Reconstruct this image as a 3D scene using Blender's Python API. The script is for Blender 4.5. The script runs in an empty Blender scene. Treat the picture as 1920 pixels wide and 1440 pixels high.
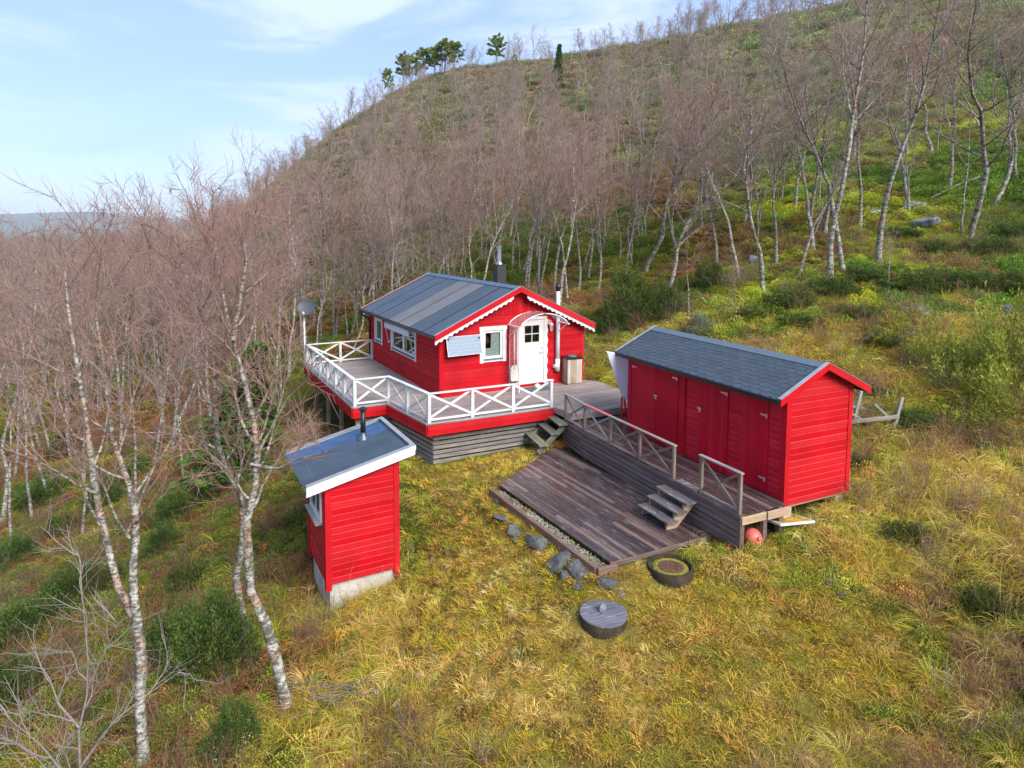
import bpy, bmesh, math, random
import numpy as np
from mathutils import Vector, Matrix, Euler

scene = bpy.context.scene
COL = scene.collection
R = math.radians
rnd = random.Random(7)
rng = np.random.default_rng(11)

# ------------------------------------------------------------------ camera
F_PX, Y0, PITCH, ROLL, CAM_H = 1199.76, 527.16, 0.07467, 0.0067, 4.77
cam_data = bpy.data.cameras.new('camera')
cam_data.sensor_width = 36.0
cam_data.lens = 36.0 * F_PX / 1920.0
cam_data.shift_y = -(720.0 - Y0) / 1920.0
cam_data.clip_start = 0.1
cam_data.clip_end = 60000.0
cam = bpy.data.objects.new('camera', cam_data)
COL.objects.link(cam)
cam.matrix_world = (Matrix.Translation((0, 0, CAM_H)) @ Matrix.Rotation(math.pi / 2 - PITCH, 4, 'X')
                    @ Matrix.Rotation(ROLL, 4, 'Z'))
scene.camera = cam

# ------------------------------------------------------------------ sky, sun, exposure
SUN_DIR = Vector((0.62, -0.78, 0)).normalized() * math.cos(R(38)) + Vector((0, 0, math.sin(R(38))))
world = bpy.data.worlds.new('World')
scene.world = world
world.use_nodes = True
wn, wl = world.node_tree.nodes, world.node_tree.links
wn.clear()
w_out = wn.new('ShaderNodeOutputWorld')
w_bg = wn.new('ShaderNodeBackground')
w_sky = wn.new('ShaderNodeTexSky')
w_sky.sky_type = 'NISHITA'
w_sky.sun_disc = False
w_sky.sun_elevation = R(38)
w_sky.sun_rotation = math.atan2(SUN_DIR.x, SUN_DIR.y)
w_sky.air_density = 1.0
w_sky.dust_density = 0.6
w_sky.ozone_density = 4.5
w_tc = wn.new('ShaderNodeTexCoord')
w_map = wn.new('ShaderNodeMapping')
w_map.inputs['Scale'].default_value = (1.3, 1.1, 4.2)
w_map.inputs['Rotation'].default_value = (0.0, R(14), R(20))
w_noise = wn.new('ShaderNodeTexNoise')
w_noise.inputs['Scale'].default_value = 2.1
w_noise.inputs['Detail'].default_value = 7
w_noise.inputs['Roughness'].default_value = 0.52
w_noise.inputs['Distortion'].default_value = 0.35
w_ramp = wn.new('ShaderNodeMapRange')
w_ramp.interpolation_type = 'SMOOTHSTEP'
w_ramp.inputs['From Min'].default_value = 0.40
w_ramp.inputs['From Max'].default_value = 0.72
w_ramp.inputs['To Min'].default_value = 0.55
w_ramp.inputs['To Max'].default_value = 0.85
w_mix = wn.new('ShaderNodeMix')
w_mix.data_type = 'RGBA'
w_mix.inputs[7].default_value = (2.5, 3.5, 5.8, 1)
wl.new(w_tc.outputs['Generated'], w_map.inputs['Vector'])
wl.new(w_map.outputs['Vector'], w_noise.inputs['Vector'])
wl.new(w_noise.outputs['Fac'], w_ramp.inputs['Value'])
wl.new(w_ramp.outputs['Result'], w_mix.inputs[0])
wl.new(w_sky.outputs['Color'], w_mix.inputs[6])
w_n2 = wn.new('ShaderNodeTexNoise')
w_n2.inputs['Scale'].default_value = 2.6
w_n2.inputs['Detail'].default_value = 8
w_n2.inputs['Roughness'].default_value = 0.6
w_n2.inputs['Distortion'].default_value = 0.8
w_map2 = wn.new('ShaderNodeMapping')
w_map2.inputs['Scale'].default_value = (0.9, 1.0, 5.0)
w_map2.inputs['Rotation'].default_value = (0.0, R(-16), R(35))
w_map2.inputs['Location'].default_value = (1.7, 0.4, 0.9)
w_r2 = wn.new('ShaderNodeMapRange')
w_r2.interpolation_type = 'SMOOTHSTEP'
w_r2.inputs['From Min'].default_value = 0.44
w_r2.inputs['From Max'].default_value = 0.70
w_r2.inputs['To Max'].default_value = 0.75
w_mix2 = wn.new('ShaderNodeMix')
w_mix2.data_type = 'RGBA'
w_mix2.inputs[7].default_value = (4.3, 4.9, 6.3, 1)
wl.new(w_tc.outputs['Generated'], w_map2.inputs['Vector'])
wl.new(w_map2.outputs['Vector'], w_n2.inputs['Vector'])
wl.new(w_n2.outputs['Fac'], w_r2.inputs['Value'])
wl.new(w_r2.outputs['Result'], w_mix2.inputs[0])
wl.new(w_mix.outputs[2], w_mix2.inputs[6])
wl.new(w_mix2.outputs[2], w_bg.inputs['Color'])
w_bg.inputs['Strength'].default_value = 0.089
wl.new(w_bg.outputs['Background'], w_out.inputs['Surface'])

sun_data = bpy.data.lights.new('sun', 'SUN')
sun_data.energy = 2.8
sun_data.angle = R(34)
sun_data.color = (1.0, 0.95, 0.88)
sun = bpy.data.objects.new('sun', sun_data)
COL.objects.link(sun)
sun.location = SUN_DIR * 60
sun.rotation_euler = SUN_DIR.to_track_quat('Z', 'Y').to_euler()

scene.view_settings.view_transform = 'Standard'
scene.view_settings.look = 'None'
scene.view_settings.gamma = 1.0
scene.view_settings.use_curve_mapping = False
scene.view_settings.exposure = 1.30
scene.cycles.max_bounces = 6
scene.cycles.diffuse_bounces = 3
scene.cycles.glossy_bounces = 3
scene.cycles.transmission_bounces = 4
scene.cycles.transparent_max_bounces = 12
scene.cycles.caustics_reflective = False
scene.cycles.caustics_refractive = False

# ------------------------------------------------------------------ placing by sight line
_F = np.array([0, math.cos(PITCH), -math.sin(PITCH)])
_U = np.array([0, math.sin(PITCH), math.cos(PITCH)])
def ray(u, v):
    a, b = u - 960.0, v - Y0
    c, s = math.cos(ROLL), math.sin(ROLL)
    uu, vv = c * a + s * b, -s * a + c * b
    return _F + np.array([1.0, 0, 0]) * uu / F_PX - _U * vv / F_PX
def at(u, v, Y):
    r = ray(u, v)
    return np.array([0, 0, CAM_H]) + r * (Y / r[1])
def onz(u, v, z):
    r = ray(u, v)
    return np.array([0, 0, CAM_H]) + r * ((z - CAM_H) / r[2])

# ------------------------------------------------------------------ value noise
def _hash(ix, iy, seed):
    h = (ix.astype(np.int64) * 374761393 + iy.astype(np.int64) * 668265263 + seed * 1442695041) & 0x7fffffff
    h = ((h ^ (h >> 13)) * 1274126177) & 0x7fffffff
    return ((h ^ (h >> 16)) & 0xffff) / 65535.0
def vnoise(x, y, seed=0):
    x = np.asarray(x, float); y = np.asarray(y, float)
    ix, iy = np.floor(x), np.floor(y)
    fx, fy = x - ix, y - iy
    fx, fy = fx * fx * (3 - 2 * fx), fy * fy * (3 - 2 * fy)
    a, b = _hash(ix, iy, seed), _hash(ix + 1, iy, seed)
    c, d = _hash(ix, iy + 1, seed), _hash(ix + 1, iy + 1, seed)
    return (a * (1 - fx) + b * fx) * (1 - fy) + (c * (1 - fx) + d * fx) * fy
def fbm(x, y, seed=0, oct=4):
    t, a, s = 0.0, 0.5, 0.0
    for k in range(oct):
        t = t + a * vnoise(np.asarray(x) * 2 ** k + 17.3 * k, np.asarray(y) * 2 ** k - 9.1 * k, seed + k)
        s += a; a *= 0.5
    return t / s

# ------------------------------------------------------------------ materials
def nodes_of(name):
    m = bpy.data.materials.new(name)
    m.use_nodes = True
    nt = m.node_tree
    return m, nt.nodes, nt.links, nt.nodes['Principled BSDF']

def N(nn, typ, **kw):
    n = nn.new(typ)
    for k, v in kw.items():
        if k in n.inputs:
            n.inputs[k].default_value = v
        else:
            setattr(n, k, v)
    return n

def mixc(nn, ll, fac, a, b, blend='MIX'):
    m = nn.new('ShaderNodeMix')
    m.data_type = 'RGBA'
    m.blend_type = blend
    for idx, v in ((0, fac), (6, a), (7, b)):
        if isinstance(v, (int, float)):
            m.inputs[idx].default_value = v
        elif isinstance(v, tuple):
            m.inputs[idx].default_value = v if len(v) == 4 else (*v, 1)
        else:
            ll.new(v, m.inputs[idx])
    return m.outputs[2]

def remap(nn, ll, val, a, b, c=0.0, d=1.0):
    m = nn.new('ShaderNodeMapRange')
    m.inputs[1].default_value, m.inputs[2].default_value = a, b
    m.inputs[3].default_value, m.inputs[4].default_value = c, d
    ll.new(val, m.inputs[0])
    return m.outputs[0]

def noise(nn, ll, vec, scale, detail=4, rough=0.55, stretch=None):
    if stretch:
        mp = nn.new('ShaderNodeMapping')
        mp.inputs['Scale'].default_value = stretch
        ll.new(vec, mp.inputs['Vector'])
        vec = mp.outputs['Vector']
    n = N(nn, 'ShaderNodeTexNoise', Scale=scale, Detail=detail, Roughness=rough)
    ll.new(vec, n.inputs['Vector'])
    return n.outputs['Fac']

def bump(nn, ll, bsdf, h, strength=0.3, dist=0.01):
    b = N(nn, 'ShaderNodeBump', Strength=strength, Distance=dist)
    ll.new(h, b.inputs['Height'])
    ll.new(b.outputs['Normal'], bsdf.inputs['Normal'])

def plain(name, col, rough=0.6, var=0.15, scale=6.0, metal=0.0, bmp=0.15, spec=0.5, rand=0.08):
    """painted / metal / stone surface: base colour with soft blotches and fine relief"""
    m, nn, ll, bs = nodes_of(name)
    tc = nn.new('ShaderNodeTexCoord')
    oi = nn.new('ShaderNodeObjectInfo')
    f = noise(nn, ll, tc.outputs['Object'], scale, 6)
    f2 = noise(nn, ll, tc.outputs['Object'], scale * 9, 3)
    dark = tuple(c * (1 - var) for c in col)
    light = tuple(min(1, c * (1 + var * 0.7)) for c in col)
    c1 = mixc(nn, ll, remap(nn, ll, f, 0.3, 0.7), dark, light)
    hv = nn.new('ShaderNodeHueSaturation')
    ll.new(c1, hv.inputs['Color'])
    ll.new(remap(nn, ll, oi.outputs['Random'], 0, 1, 1 - rand, 1 + rand), hv.inputs['Value'])
    ll.new(hv.outputs['Color'], bs.inputs['Base Color'])
    bs.inputs['Roughness'].default_value = rough
    bs.inputs['Metallic'].default_value = metal
    bs.inputs['Specular IOR Level'].default_value = spec
    bump(nn, ll, bs, f2, bmp, 0.006)
    return m

def wood(name, c1, c2, c3=None, axis='X', rough=0.75, rand=0.35, wear=None, bmp=0.5, c3r=(0.45, 0.95)):
    """plank wood: grain streaks along an object axis, per-plank tone"""
    m, nn, ll, bs = nodes_of(name)
    tc = nn.new('ShaderNodeTexCoord')
    oi = nn.new('ShaderNodeObjectInfo')
    off = nn.new('ShaderNodeVectorMath'); off.operation = 'MULTIPLY_ADD'
    comb = nn.new('ShaderNodeCombineXYZ')
    for i in range(3): ll.new(oi.outputs['Random'], comb.inputs[i])
    ll.new(comb.outputs[0], off.inputs[0])
    off.inputs[1].default_value = (37.0, 51.0, 23.0)
    ll.new(tc.outputs['Object'], off.inputs[2])
    st = {'X': (1.0, 22, 22), 'Y': (22, 1.0, 22), 'Z': (22, 22, 1.0)}[axis]
    g = noise(nn, ll, off.outputs[0], 2.0, 6, 0.65, st)
    b = noise(nn, ll, off.outputs[0], 1.6, 4, 0.6)
    col = mixc(nn, ll, remap(nn, ll, g, 0.32, 0.68), c1, c2)
    if c3:
        col = mixc(nn, ll, remap(nn, ll, oi.outputs['Random'], *c3r), col, c3)
    if wear:
        wv = noise(nn, ll, off.outputs[0], 5.0, 6, 0.7, {'X': (.5, 3, 3), 'Y': (3, .5, 3), 'Z': (3, 3, .5)}[axis])
        col = mixc(nn, ll, remap(nn, ll, wv, 0.56, 0.68, 0, 0.8), col, wear)
    hv = nn.new('ShaderNodeHueSaturation')
    ll.new(col, hv.inputs['Color'])
    mu = nn.new('ShaderNodeMath'); mu.operation = 'MULTIPLY'
    ll.new(remap(nn, ll, oi.outputs['Random'], 0, 1, 1 - rand, 1 + rand), mu.inputs[0])
    ll.new(remap(nn, ll, b, 0.3, 0.7, 0.78, 1.2), mu.inputs[1])
    ll.new(mu.outputs[0], hv.inputs['Value'])
    ll.new(hv.outputs['Color'], bs.inputs['Base Color'])
    bs.inputs['Roughness'].default_value = rough
    ll.new(remap(nn, ll, g, 0.3, 0.7, rough - 0.15, min(1, rough + 0.1)), bs.inputs['Roughness'])
    bump(nn, ll, bs, g, bmp, 0.006)
    return m

def glassy(name, tint=(0.75, 0.85, 0.85), refl=0.12, rough=0.02, opaque=0.0, col=(0.9, 0.9, 0.9), ior=1.5):
    m, nn, ll, bs = nodes_of(name)
    nn.remove(bs)
    out = nn['Material Output']
    tr = N(nn, 'ShaderNodeBsdfTransparent'); tr.inputs['Color'].default_value = (*tint, 1)
    gl = N(nn, 'ShaderNodeBsdfGlossy'); gl.inputs['Roughness'].default_value = rough
    fr = N(nn, 'ShaderNodeFresnel', IOR=ior)
    a = nn.new('ShaderNodeMath'); a.operation = 'ADD'; a.inputs[1].default_value = refl
    ll.new(fr.outputs[0], a.inputs[0])
    mx = nn.new('ShaderNodeMixShader')
    ll.new(a.outputs[0], mx.inputs[0]); ll.new(tr.outputs[0], mx.inputs[1]); ll.new(gl.outputs[0], mx.inputs[2])
    last = mx.outputs[0]
    if opaque > 0:
        df = N(nn, 'ShaderNodeBsdfDiffuse'); df.inputs['Color'].default_value = (*col, 1)
        tl = N(nn, 'ShaderNodeBsdfTranslucent'); tl.inputs['Color'].default_value = (*col, 1)
        ad = nn.new('ShaderNodeMixShader'); ad.inputs[0].default_value = 0.5
        ll.new(df.outputs[0], ad.inputs[1]); ll.new(tl.outputs[0], ad.inputs[2])
        m2 = nn.new('ShaderNodeMixShader'); m2.inputs[0].default_value = opaque
        ll.new(last, m2.inputs[1]); ll.new(ad.outputs[0], m2.inputs[2])
        last = m2.outputs[0]
    ll.new(last, out.inputs['Surface'])
    return m

RED = (0.46, 0.009, 0.015)
M = {}
def paint(name, col, rough=0.64):
    """oil-painted sawn boards: tone changes board to board, faded and dirty patches, brush and grain relief"""
    m, nn, ll, bs = nodes_of(name)
    tc = nn.new('ShaderNodeTexCoord')
    oi = nn.new('ShaderNodeObjectInfo')
    geo = nn.new('ShaderNodeNewGeometry')
    W = geo.outputs['Position']
    big = noise(nn, ll, W, 1.1, 5, 0.6)
    streak = noise(nn, ll, W, 9.0, 5, 0.7, (1.0, 1.0, 5.0))
    knots = noise(nn, ll, W, 13.0, 3, 0.5)
    fade = tuple(min(1, c * 1.10) for c in col)
    deep = tuple(c * 0.74 for c in col)
    c = mixc(nn, ll, remap(nn, ll, big, 0.34, 0.66), deep, fade)
    c = mixc(nn, ll, remap(nn, ll, streak, 0.35, 0.68, 0.0, 0.34), c, tuple(v * 0.62 for v in col))
    c = mixc(nn, ll, remap(nn, ll, knots, 0.66, 0.74, 0.0, 0.5), c, tuple(v * 0.45 for v in col))
    hv = nn.new('ShaderNodeHueSaturation')
    ll.new(c, hv.inputs['Color'])
    ll.new(remap(nn, ll, oi.outputs['Random'], 0, 1, 0.955, 1.045), hv.inputs['Value'])
    ll.new(remap(nn, ll, oi.outputs['Random'], 0, 1, 1.02, 0.99), hv.inputs['Saturation'])
    ll.new(hv.outputs['Color'], bs.inputs['Base Color'])
    ll.new(remap(nn, ll, streak, 0.3, 0.7, rough - 0.12, rough + 0.2), bs.inputs['Roughness'])
    bs.inputs['Specular IOR Level'].default_value = 0.2
    bump(nn, ll, bs, streak, 0.6, 0.006)
    return m
M['red'] = paint('red_paint', (0.50, 0.0075, 0.014))
M['red_sky_tint'] = paint('red_doors_sky_tint', (0.55, 0.006, 0.023), 0.6)  # doors and shed front; added blue in the colour stands for skylight in shade
M['red_edge'] = paint('lit_red_board_edge', (0.58, 0.06, 0.065), 0.5)  # paler red for board bevels: the bright line of caught light, painted in
M['white'] = plain('white_paint', (0.66, 0.66, 0.645), 0.5, 0.10, 5.0, bmp=0.12, rand=0.03)
M['white_worn'] = wood('worn_white_paint', (0.54, 0.55, 0.545), (0.66, 0.66, 0.645), None, 'X', 0.6, 0.05, (0.43, 0.44, 0.44), 0.25)
M['deck'] = wood('terrace_plank_wood', (0.18, 0.145, 0.125), (0.33, 0.28, 0.25), (0.25, 0.20, 0.19), 'X', 0.7, 0.16)
M['dark_deck'] = wood('stained_plank_wood', (0.026, 0.020, 0.022), (0.105, 0.066, 0.056), (0.15, 0.098, 0.078), 'X', 0.24, 0.30, (0.23, 0.215, 0.26), 0.5, (0.55, 1.0))
M['skirt'] = wood('weathered_grey_board', (0.12, 0.11, 0.105), (0.34, 0.31, 0.27), (0.23, 0.185, 0.14), 'X', 0.8, 0.30)
M['dark_skirt'] = wood('weathered_brown_board', (0.075, 0.052, 0.048), (0.19, 0.13, 0.11), (0.12, 0.095, 0.10), 'X', 0.6, 0.26)
M['rail_wood'] = wood('grey_brown_rail', (0.13, 0.095, 0.075), (0.32, 0.25, 0.20), (0.24, 0.22, 0.22), 'X', 0.75, 0.25)
M['tread'] = wood('peeling_tread', (0.085, 0.07, 0.075), (0.17, 0.14, 0.13), None, 'X', 0.7, 0.18, (0.50, 0.48, 0.48))
M['lid_wood'] = wood('streaky_lid_wood', (0.07, 0.068, 0.085), (0.20, 0.19, 0.22), None, 'X', 0.6, 0.10, (0.42, 0.42, 0.48))
M['mossy_wood'] = wood('mossy_step_wood', (0.10, 0.095, 0.075), (0.24, 0.22, 0.18), (0.16, 0.17, 0.10), 'X', 0.85, 0.2)
M['timber'] = wood('reddish_edging_timber', (0.12, 0.062, 0.045), (0.25, 0.145, 0.105), None, 'X', 0.8, 0.15)
M['grey_timber'] = wood('silver_grey_timber', (0.16, 0.145, 0.125), (0.33, 0.30, 0.26), None, 'X', 0.85, 0.2)
M['bin_wood'] = wood('pale_brown_slat', (0.25, 0.18, 0.115), (0.46, 0.36, 0.25), (0.36, 0.30, 0.25), 'Z', 0.75, 0.25)
M['joist'] = wood('raw_joist', (0.22, 0.15, 0.09), (0.40, 0.29, 0.19), None, 'X', 0.8, 0.2)
M['roof'] = plain('slate_blue_metal', (0.075, 0.10, 0.135), 0.38, 0.16, 1.2, metal=0.35, bmp=0.08, rand=0.10)
M['roof_grey'] = plain('weathered_grey_metal', (0.135, 0.138, 0.148), 0.5, 0.14, 1.5, metal=0.25, bmp=0.08, rand=0.06)
M['out_roof'] = plain('navy_blue_metal', (0.052, 0.074, 0.105), 0.36, 0.2, 2.0, metal=0.35, bmp=0.08, rand=0.08)
M['roof_blue'] = plain('bright_blue_metal', (0.045, 0.10, 0.21), 0.36, 0.25, 2.5, metal=0.35, bmp=0.08, rand=0.05)
M['ridge_blue'] = plain('ridge_blue_metal', (0.09, 0.16, 0.23), 0.4, 0.12, 3, metal=0.3, bmp=0.05)
M['flash'] = plain('grey_flashing', (0.36, 0.37, 0.38), 0.45, 0.16, 6, metal=0.4, bmp=0.1)
M['felt'] = plain('asphalt_shingle', (0.048, 0.068, 0.092), 0.85, 0.22, 30, bmp=0.6, rand=0.13)
M['felt_ridge'] = plain('asphalt_ridge_sheet', (0.10, 0.14, 0.18), 0.8, 0.14, 20, bmp=0.5)
M['black'] = plain('black_metal', (0.014, 0.015, 0.018), 0.4, 0.2, 6, metal=0.2, bmp=0.05)
M['chimney'] = plain('dark_chimney_sheet', (0.05, 0.045, 0.045), 0.45, 0.2, 5, metal=0.3, bmp=0.05)
M['steel'] = plain('stainless_steel', (0.55, 0.56, 0.57), 0.28, 0.1, 8, metal=0.95, bmp=0.03)
M['zinc'] = plain('zinc_fitting', (0.55, 0.55, 0.57), 0.4, 0.15, 30, metal=0.7, bmp=0.05)
M['pipe_grey'] = plain('pale_grey_plastic', (0.60, 0.62, 0.63), 0.45, 0.08, 4, bmp=0.03)
M['interior'] = plain('room_lining', (0.16, 0.11, 0.075), 0.8, 0.2, 2)
M['curtain'] = plain('pale_curtain', (0.68, 0.76, 0.72), 0.9, 0.25, 14, bmp=0.3)
M['awning'] = plain('white_canvas', (0.62, 0.68, 0.73), 0.85, 0.08, 6, bmp=0.2)
M['concrete'] = plain('pale_concrete', (0.42, 0.40, 0.36), 0.9, 0.24, 3.0, bmp=0.6)
M['dark_concrete'] = plain('mossy_dark_concrete', (0.050, 0.040, 0.026), 1.0, 0.5, 7.0, bmp=0.8, spec=0.1)
M['rock'] = plain('grey_schist', (0.092, 0.096, 0.092), 0.85, 0.6, 4.0, bmp=0.8, rand=0.2)
M['rock_lichen'] = plain('lichen_rock', (0.19, 0.21, 0.225), 0.9, 0.7, 3.0, bmp=0.8, rand=0.15)
M['gravel'] = plain('pale_gravel', (0.25, 0.23, 0.20), 0.9, 0.5, 3.0, bmp=0.5)
M['buoy'] = plain('faded_red_plastic', (0.72, 0.13, 0.11), 0.4, 0.15, 5, bmp=0.05)
M['stain'] = plain('rust_stained_board', (0.55, 0.32, 0.04), 0.6, 0.55, 7, bmp=0.1)
M['blue_bit'] = plain('blue_plastic', (0.10, 0.28, 0.42), 0.5, 0.1, 5)
M['dish'] = plain('grey_dish_paint', (0.055, 0.065, 0.075), 0.6, 0.1, 5)
M['mat'] = plain('rubber_mat', (0.10, 0.13, 0.13), 0.9, 0.2, 20, bmp=0.5)
M['glass'] = glassy('window_glass', (0.90, 0.94, 0.93), 0.05)
M['acrylic'] = glassy('clear_acrylic', (0.97, 0.96, 0.95), 0.0, 0.05, 0.10, (0.9, 0.88, 0.86), 1.12)
M['poly'] = glassy('milky_polycarbonate', (0.90, 0.84, 0.80), 0.0, 0.12, 0.24, (0.86, 0.80, 0.76), 1.15)
M['milk_sheet'] = glassy('white_tarpaulin', (0.95, 0.96, 1.0), 0.02, 0.3, 0.92, (0.74, 0.77, 0.86))
M['lamp_dark'] = plain('dark_lampshade', (0.012, 0.012, 0.015), 0.6, 0.2, 6)

def solar_mat():
    m, nn, ll, bs = nodes_of('solar_cells')
    tc = nn.new('ShaderNodeTexCoord')
    w = N(nn, 'ShaderNodeTexWave', Scale=3.1, Distortion=0.0); w.bands_direction = 'Z'
    ll.new(tc.outputs['Object'], w.inputs['Vector'])
    f = noise(nn, ll, tc.outputs['Object'], 9, 4, 0.6, (1, 1, 6))
    c = mixc(nn, ll, remap(nn, ll, f, 0.35, 0.65), (0.20, 0.26, 0.32), (0.28, 0.335, 0.39))
    c = mixc(nn, ll, remap(nn, ll, w.outputs['Fac'], 0.88, 0.97, 0, .5), c, (0.36, 0.40, 0.44))
    ll.new(c, bs.inputs['Base Color'])
    bs.inputs['Roughness'].default_value = 0.22
    bs.inputs['Coat Weight'].default_value = 0.5
    return m
M['solar'] = solar_mat()

# ------------------------------------------------------------------ object helpers
def tag(o, label=None, cat=None, group=None, kind=None):
    if label: o['label'] = label
    if cat: o['category'] = cat
    if group: o['group'] = group
    if kind: o['kind'] = kind
    return o

def thing(name, label, cat, loc=(0, 0, 0), rz=0.0, group=None):
    o = bpy.data.objects.new(name, None)
    COL.objects.link(o)
    o.empty_display_size = 0.2
    o.location = loc
    o.rotation_euler = (0, 0, rz)
    return tag(o, label, cat, group)

def add(name, me, mat, parent=None, mw=None, label=None):
    o = bpy.data.objects.new(name, me)
    COL.objects.link(o)
    if mat is not None and len(me.materials) == 0:
        me.materials.append(M[mat] if isinstance(mat, str) else mat)
    o.parent = parent
    if mw is not None: o.matrix_basis = mw
    if label: o['label'] = label
    return o

def mesh(name, V, Fc, smooth=False):
    me = bpy.data.meshes.new(name)
    me.from_pydata([tuple(map(float, v)) for v in V], [], [tuple(map(int, f)) for f in Fc])
    if smooth: me.shade_smooth()
    me.update()
    return me

_box = {}
def box_mesh(sx, sy, sz, mat):
    key = (round(sx, 3), round(sy, 3), round(sz, 3), mat)
    if key not in _box:
        x, y, z = sx / 2, sy / 2, sz / 2
        V = [(-x, -y, -z), (x, -y, -z), (x, y, -z), (-x, y, -z), (-x, -y, z), (x, -y, z), (x, y, z), (-x, y, z)]
        Fc = [(0, 3, 2, 1), (4, 5, 6, 7), (0, 1, 5, 4), (1, 2, 6, 5), (2, 3, 7, 6), (3, 0, 4, 7)]
        me = mesh('box', V, Fc)
        bm = bmesh.new(); bm.from_mesh(me)
        bv = min(0.006, min(sx, sy, sz) * 0.2)
        long_e = [e for e in bm.edges if e.calc_length() >= max(sx, sy, sz) * 0.98]
        bmesh.ops.bevel(bm, geom=long_e, offset=bv, segments=1, affect='EDGES')
        bm.to_mesh(me); bm.free()
        me.materials.append(M[mat])
        _box[key] = me
    return _box[key]

def box(name, mat, parent, x0, x1, y0, y1, z0, z1, rot=None):
    me = box_mesh(x1 - x0, y1 - y0, z1 - z0, mat)
    mw = Matrix.Translation(((x0 + x1) / 2, (y0 + y1) / 2, (z0 + z1) / 2))
    if rot is not None: mw = mw @ Euler(rot).to_matrix().to_4x4()
    return add(name, me, mat, parent, mw)

def beam(name, mat, parent, p0, p1, w, h, up=(0, 0, 1), jit=0.0):
    """straight member from p0 to p1: length along local X, width w along Y, height h along Z"""
    p0, p1 = Vector(p0), Vector(p1)
    d = p1 - p0
    L = d.length
    x = d.normalized()
    upv = Vector(up)
    if abs(x.dot(upv)) > 0.98: upv = Vector((0, 1, 0))
    y = upv.cross(x).normalized()
    z = x.cross(y)
    me = box_mesh(L, w, h, mat)
    mw = Matrix.Translation((p0 + p1) / 2) @ Matrix((x, y, z)).transposed().to_4x4()
    if jit: mw = mw @ Euler((rnd.gauss(0, jit), rnd.gauss(0, jit * .2), rnd.gauss(0, jit * .2))).to_matrix().to_4x4()
    return add(name, me, mat, parent, mw)

def prism(name, mat, parent, poly, t, mw=None, axis='Y'):
    """polygon (a, z) extruded along Y (0..t) or polygon (x, y) along Z"""
    n = len(poly)
    if axis == 'Y':
        V = [(a, 0, b) for a, b in poly] + [(a, t, b) for a, b in poly]
    elif axis == 'X':
        V = [(0, a, b) for a, b in poly] + [(t, a, b) for a, b in poly]
    else:
        V = [(a, b, 0) for a, b in poly] + [(a, b, t) for a, b in poly]
    Fc = [tuple(range(n)), tuple(range(2 * n - 1, n - 1, -1))]
    for i in range(n):
        j = (i + 1) % n
        Fc.append((i, i + n, j + n, j))
    me = mesh(name, V, Fc)
    bm = bmesh.new(); bm.from_mesh(me)
    bmesh.ops.recalc_face_normals(bm, faces=bm.faces); bm.to_mesh(me); bm.free()
    return add(name, me, mat, parent, mw)

def tube_mesh(name, pts, rad, k=10, caps=True, smooth=True):
    pts = [Vector(p) for p in pts]
    if not hasattr(rad, '__len__'): rad = [rad] * len(pts)
    V, Fc = [], []
    ref = None
    for i, p in enumerate(pts):
        d = (pts[min(i + 1, len(pts) - 1)] - pts[max(i - 1, 0)]).normalized()
        if ref is None: ref = Vector((1, 0, 0)) if abs(d.x) < 0.9 else Vector((0, 1, 0))
        a = ref.cross(d).normalized(); b = d.cross(a); ref = -a.cross(d) if False else ref
        for j in range(k):
            t = 2 * math.pi * j / k
            V.append(p + (a * math.cos(t) + b * math.sin(t)) * rad[i])
    for i in range(len(pts) - 1):
        for j in range(k):
            jj = (j + 1) % k
            Fc.append((i * k + j, i * k + jj, (i + 1) * k + jj, (i + 1) * k + j))
    if caps:
        Fc.append(tuple(range(k - 1, -1, -1))); Fc.append(tuple((len(pts) - 1) * k + j for j in range(k)))
    me = mesh(name, V, Fc, False)
    if smooth:
        for p in me.polygons: p.use_smooth = len(p.vertices) == 4
    return me

def tube(name, mat, parent, pts, rad, k=10, caps=True):
    return add(name, tube_mesh(name, pts, rad, k, caps), mat, parent)

def lathe(name, mat, parent, prof, k=24, mw=None, smooth=True):
    V, Fc = [], []
    for r, z in prof:
        for j in range(k):
            t = 2 * math.pi * j / k
            V.append((r * math.cos(t), r * math.sin(t), z))
    for i in range(len(prof) - 1):
        for j in range(k):
            jj = (j + 1) % k
            Fc.append((i * k + j, i * k + jj, (i + 1) * k + jj, (i + 1) * k + j))
    Fc.append(tuple(range(k - 1, -1, -1))); Fc.append(tuple((len(prof) - 1) * k + j for j in range(k)))
    me = mesh(name, V, Fc)
    if smooth:
        for p in me.polygons: p.use_smooth = len(p.vertices) == 4
        me.set_sharp_from_angle(angle=R(35))
    return add(name, me, mat, parent, mw)

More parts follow.
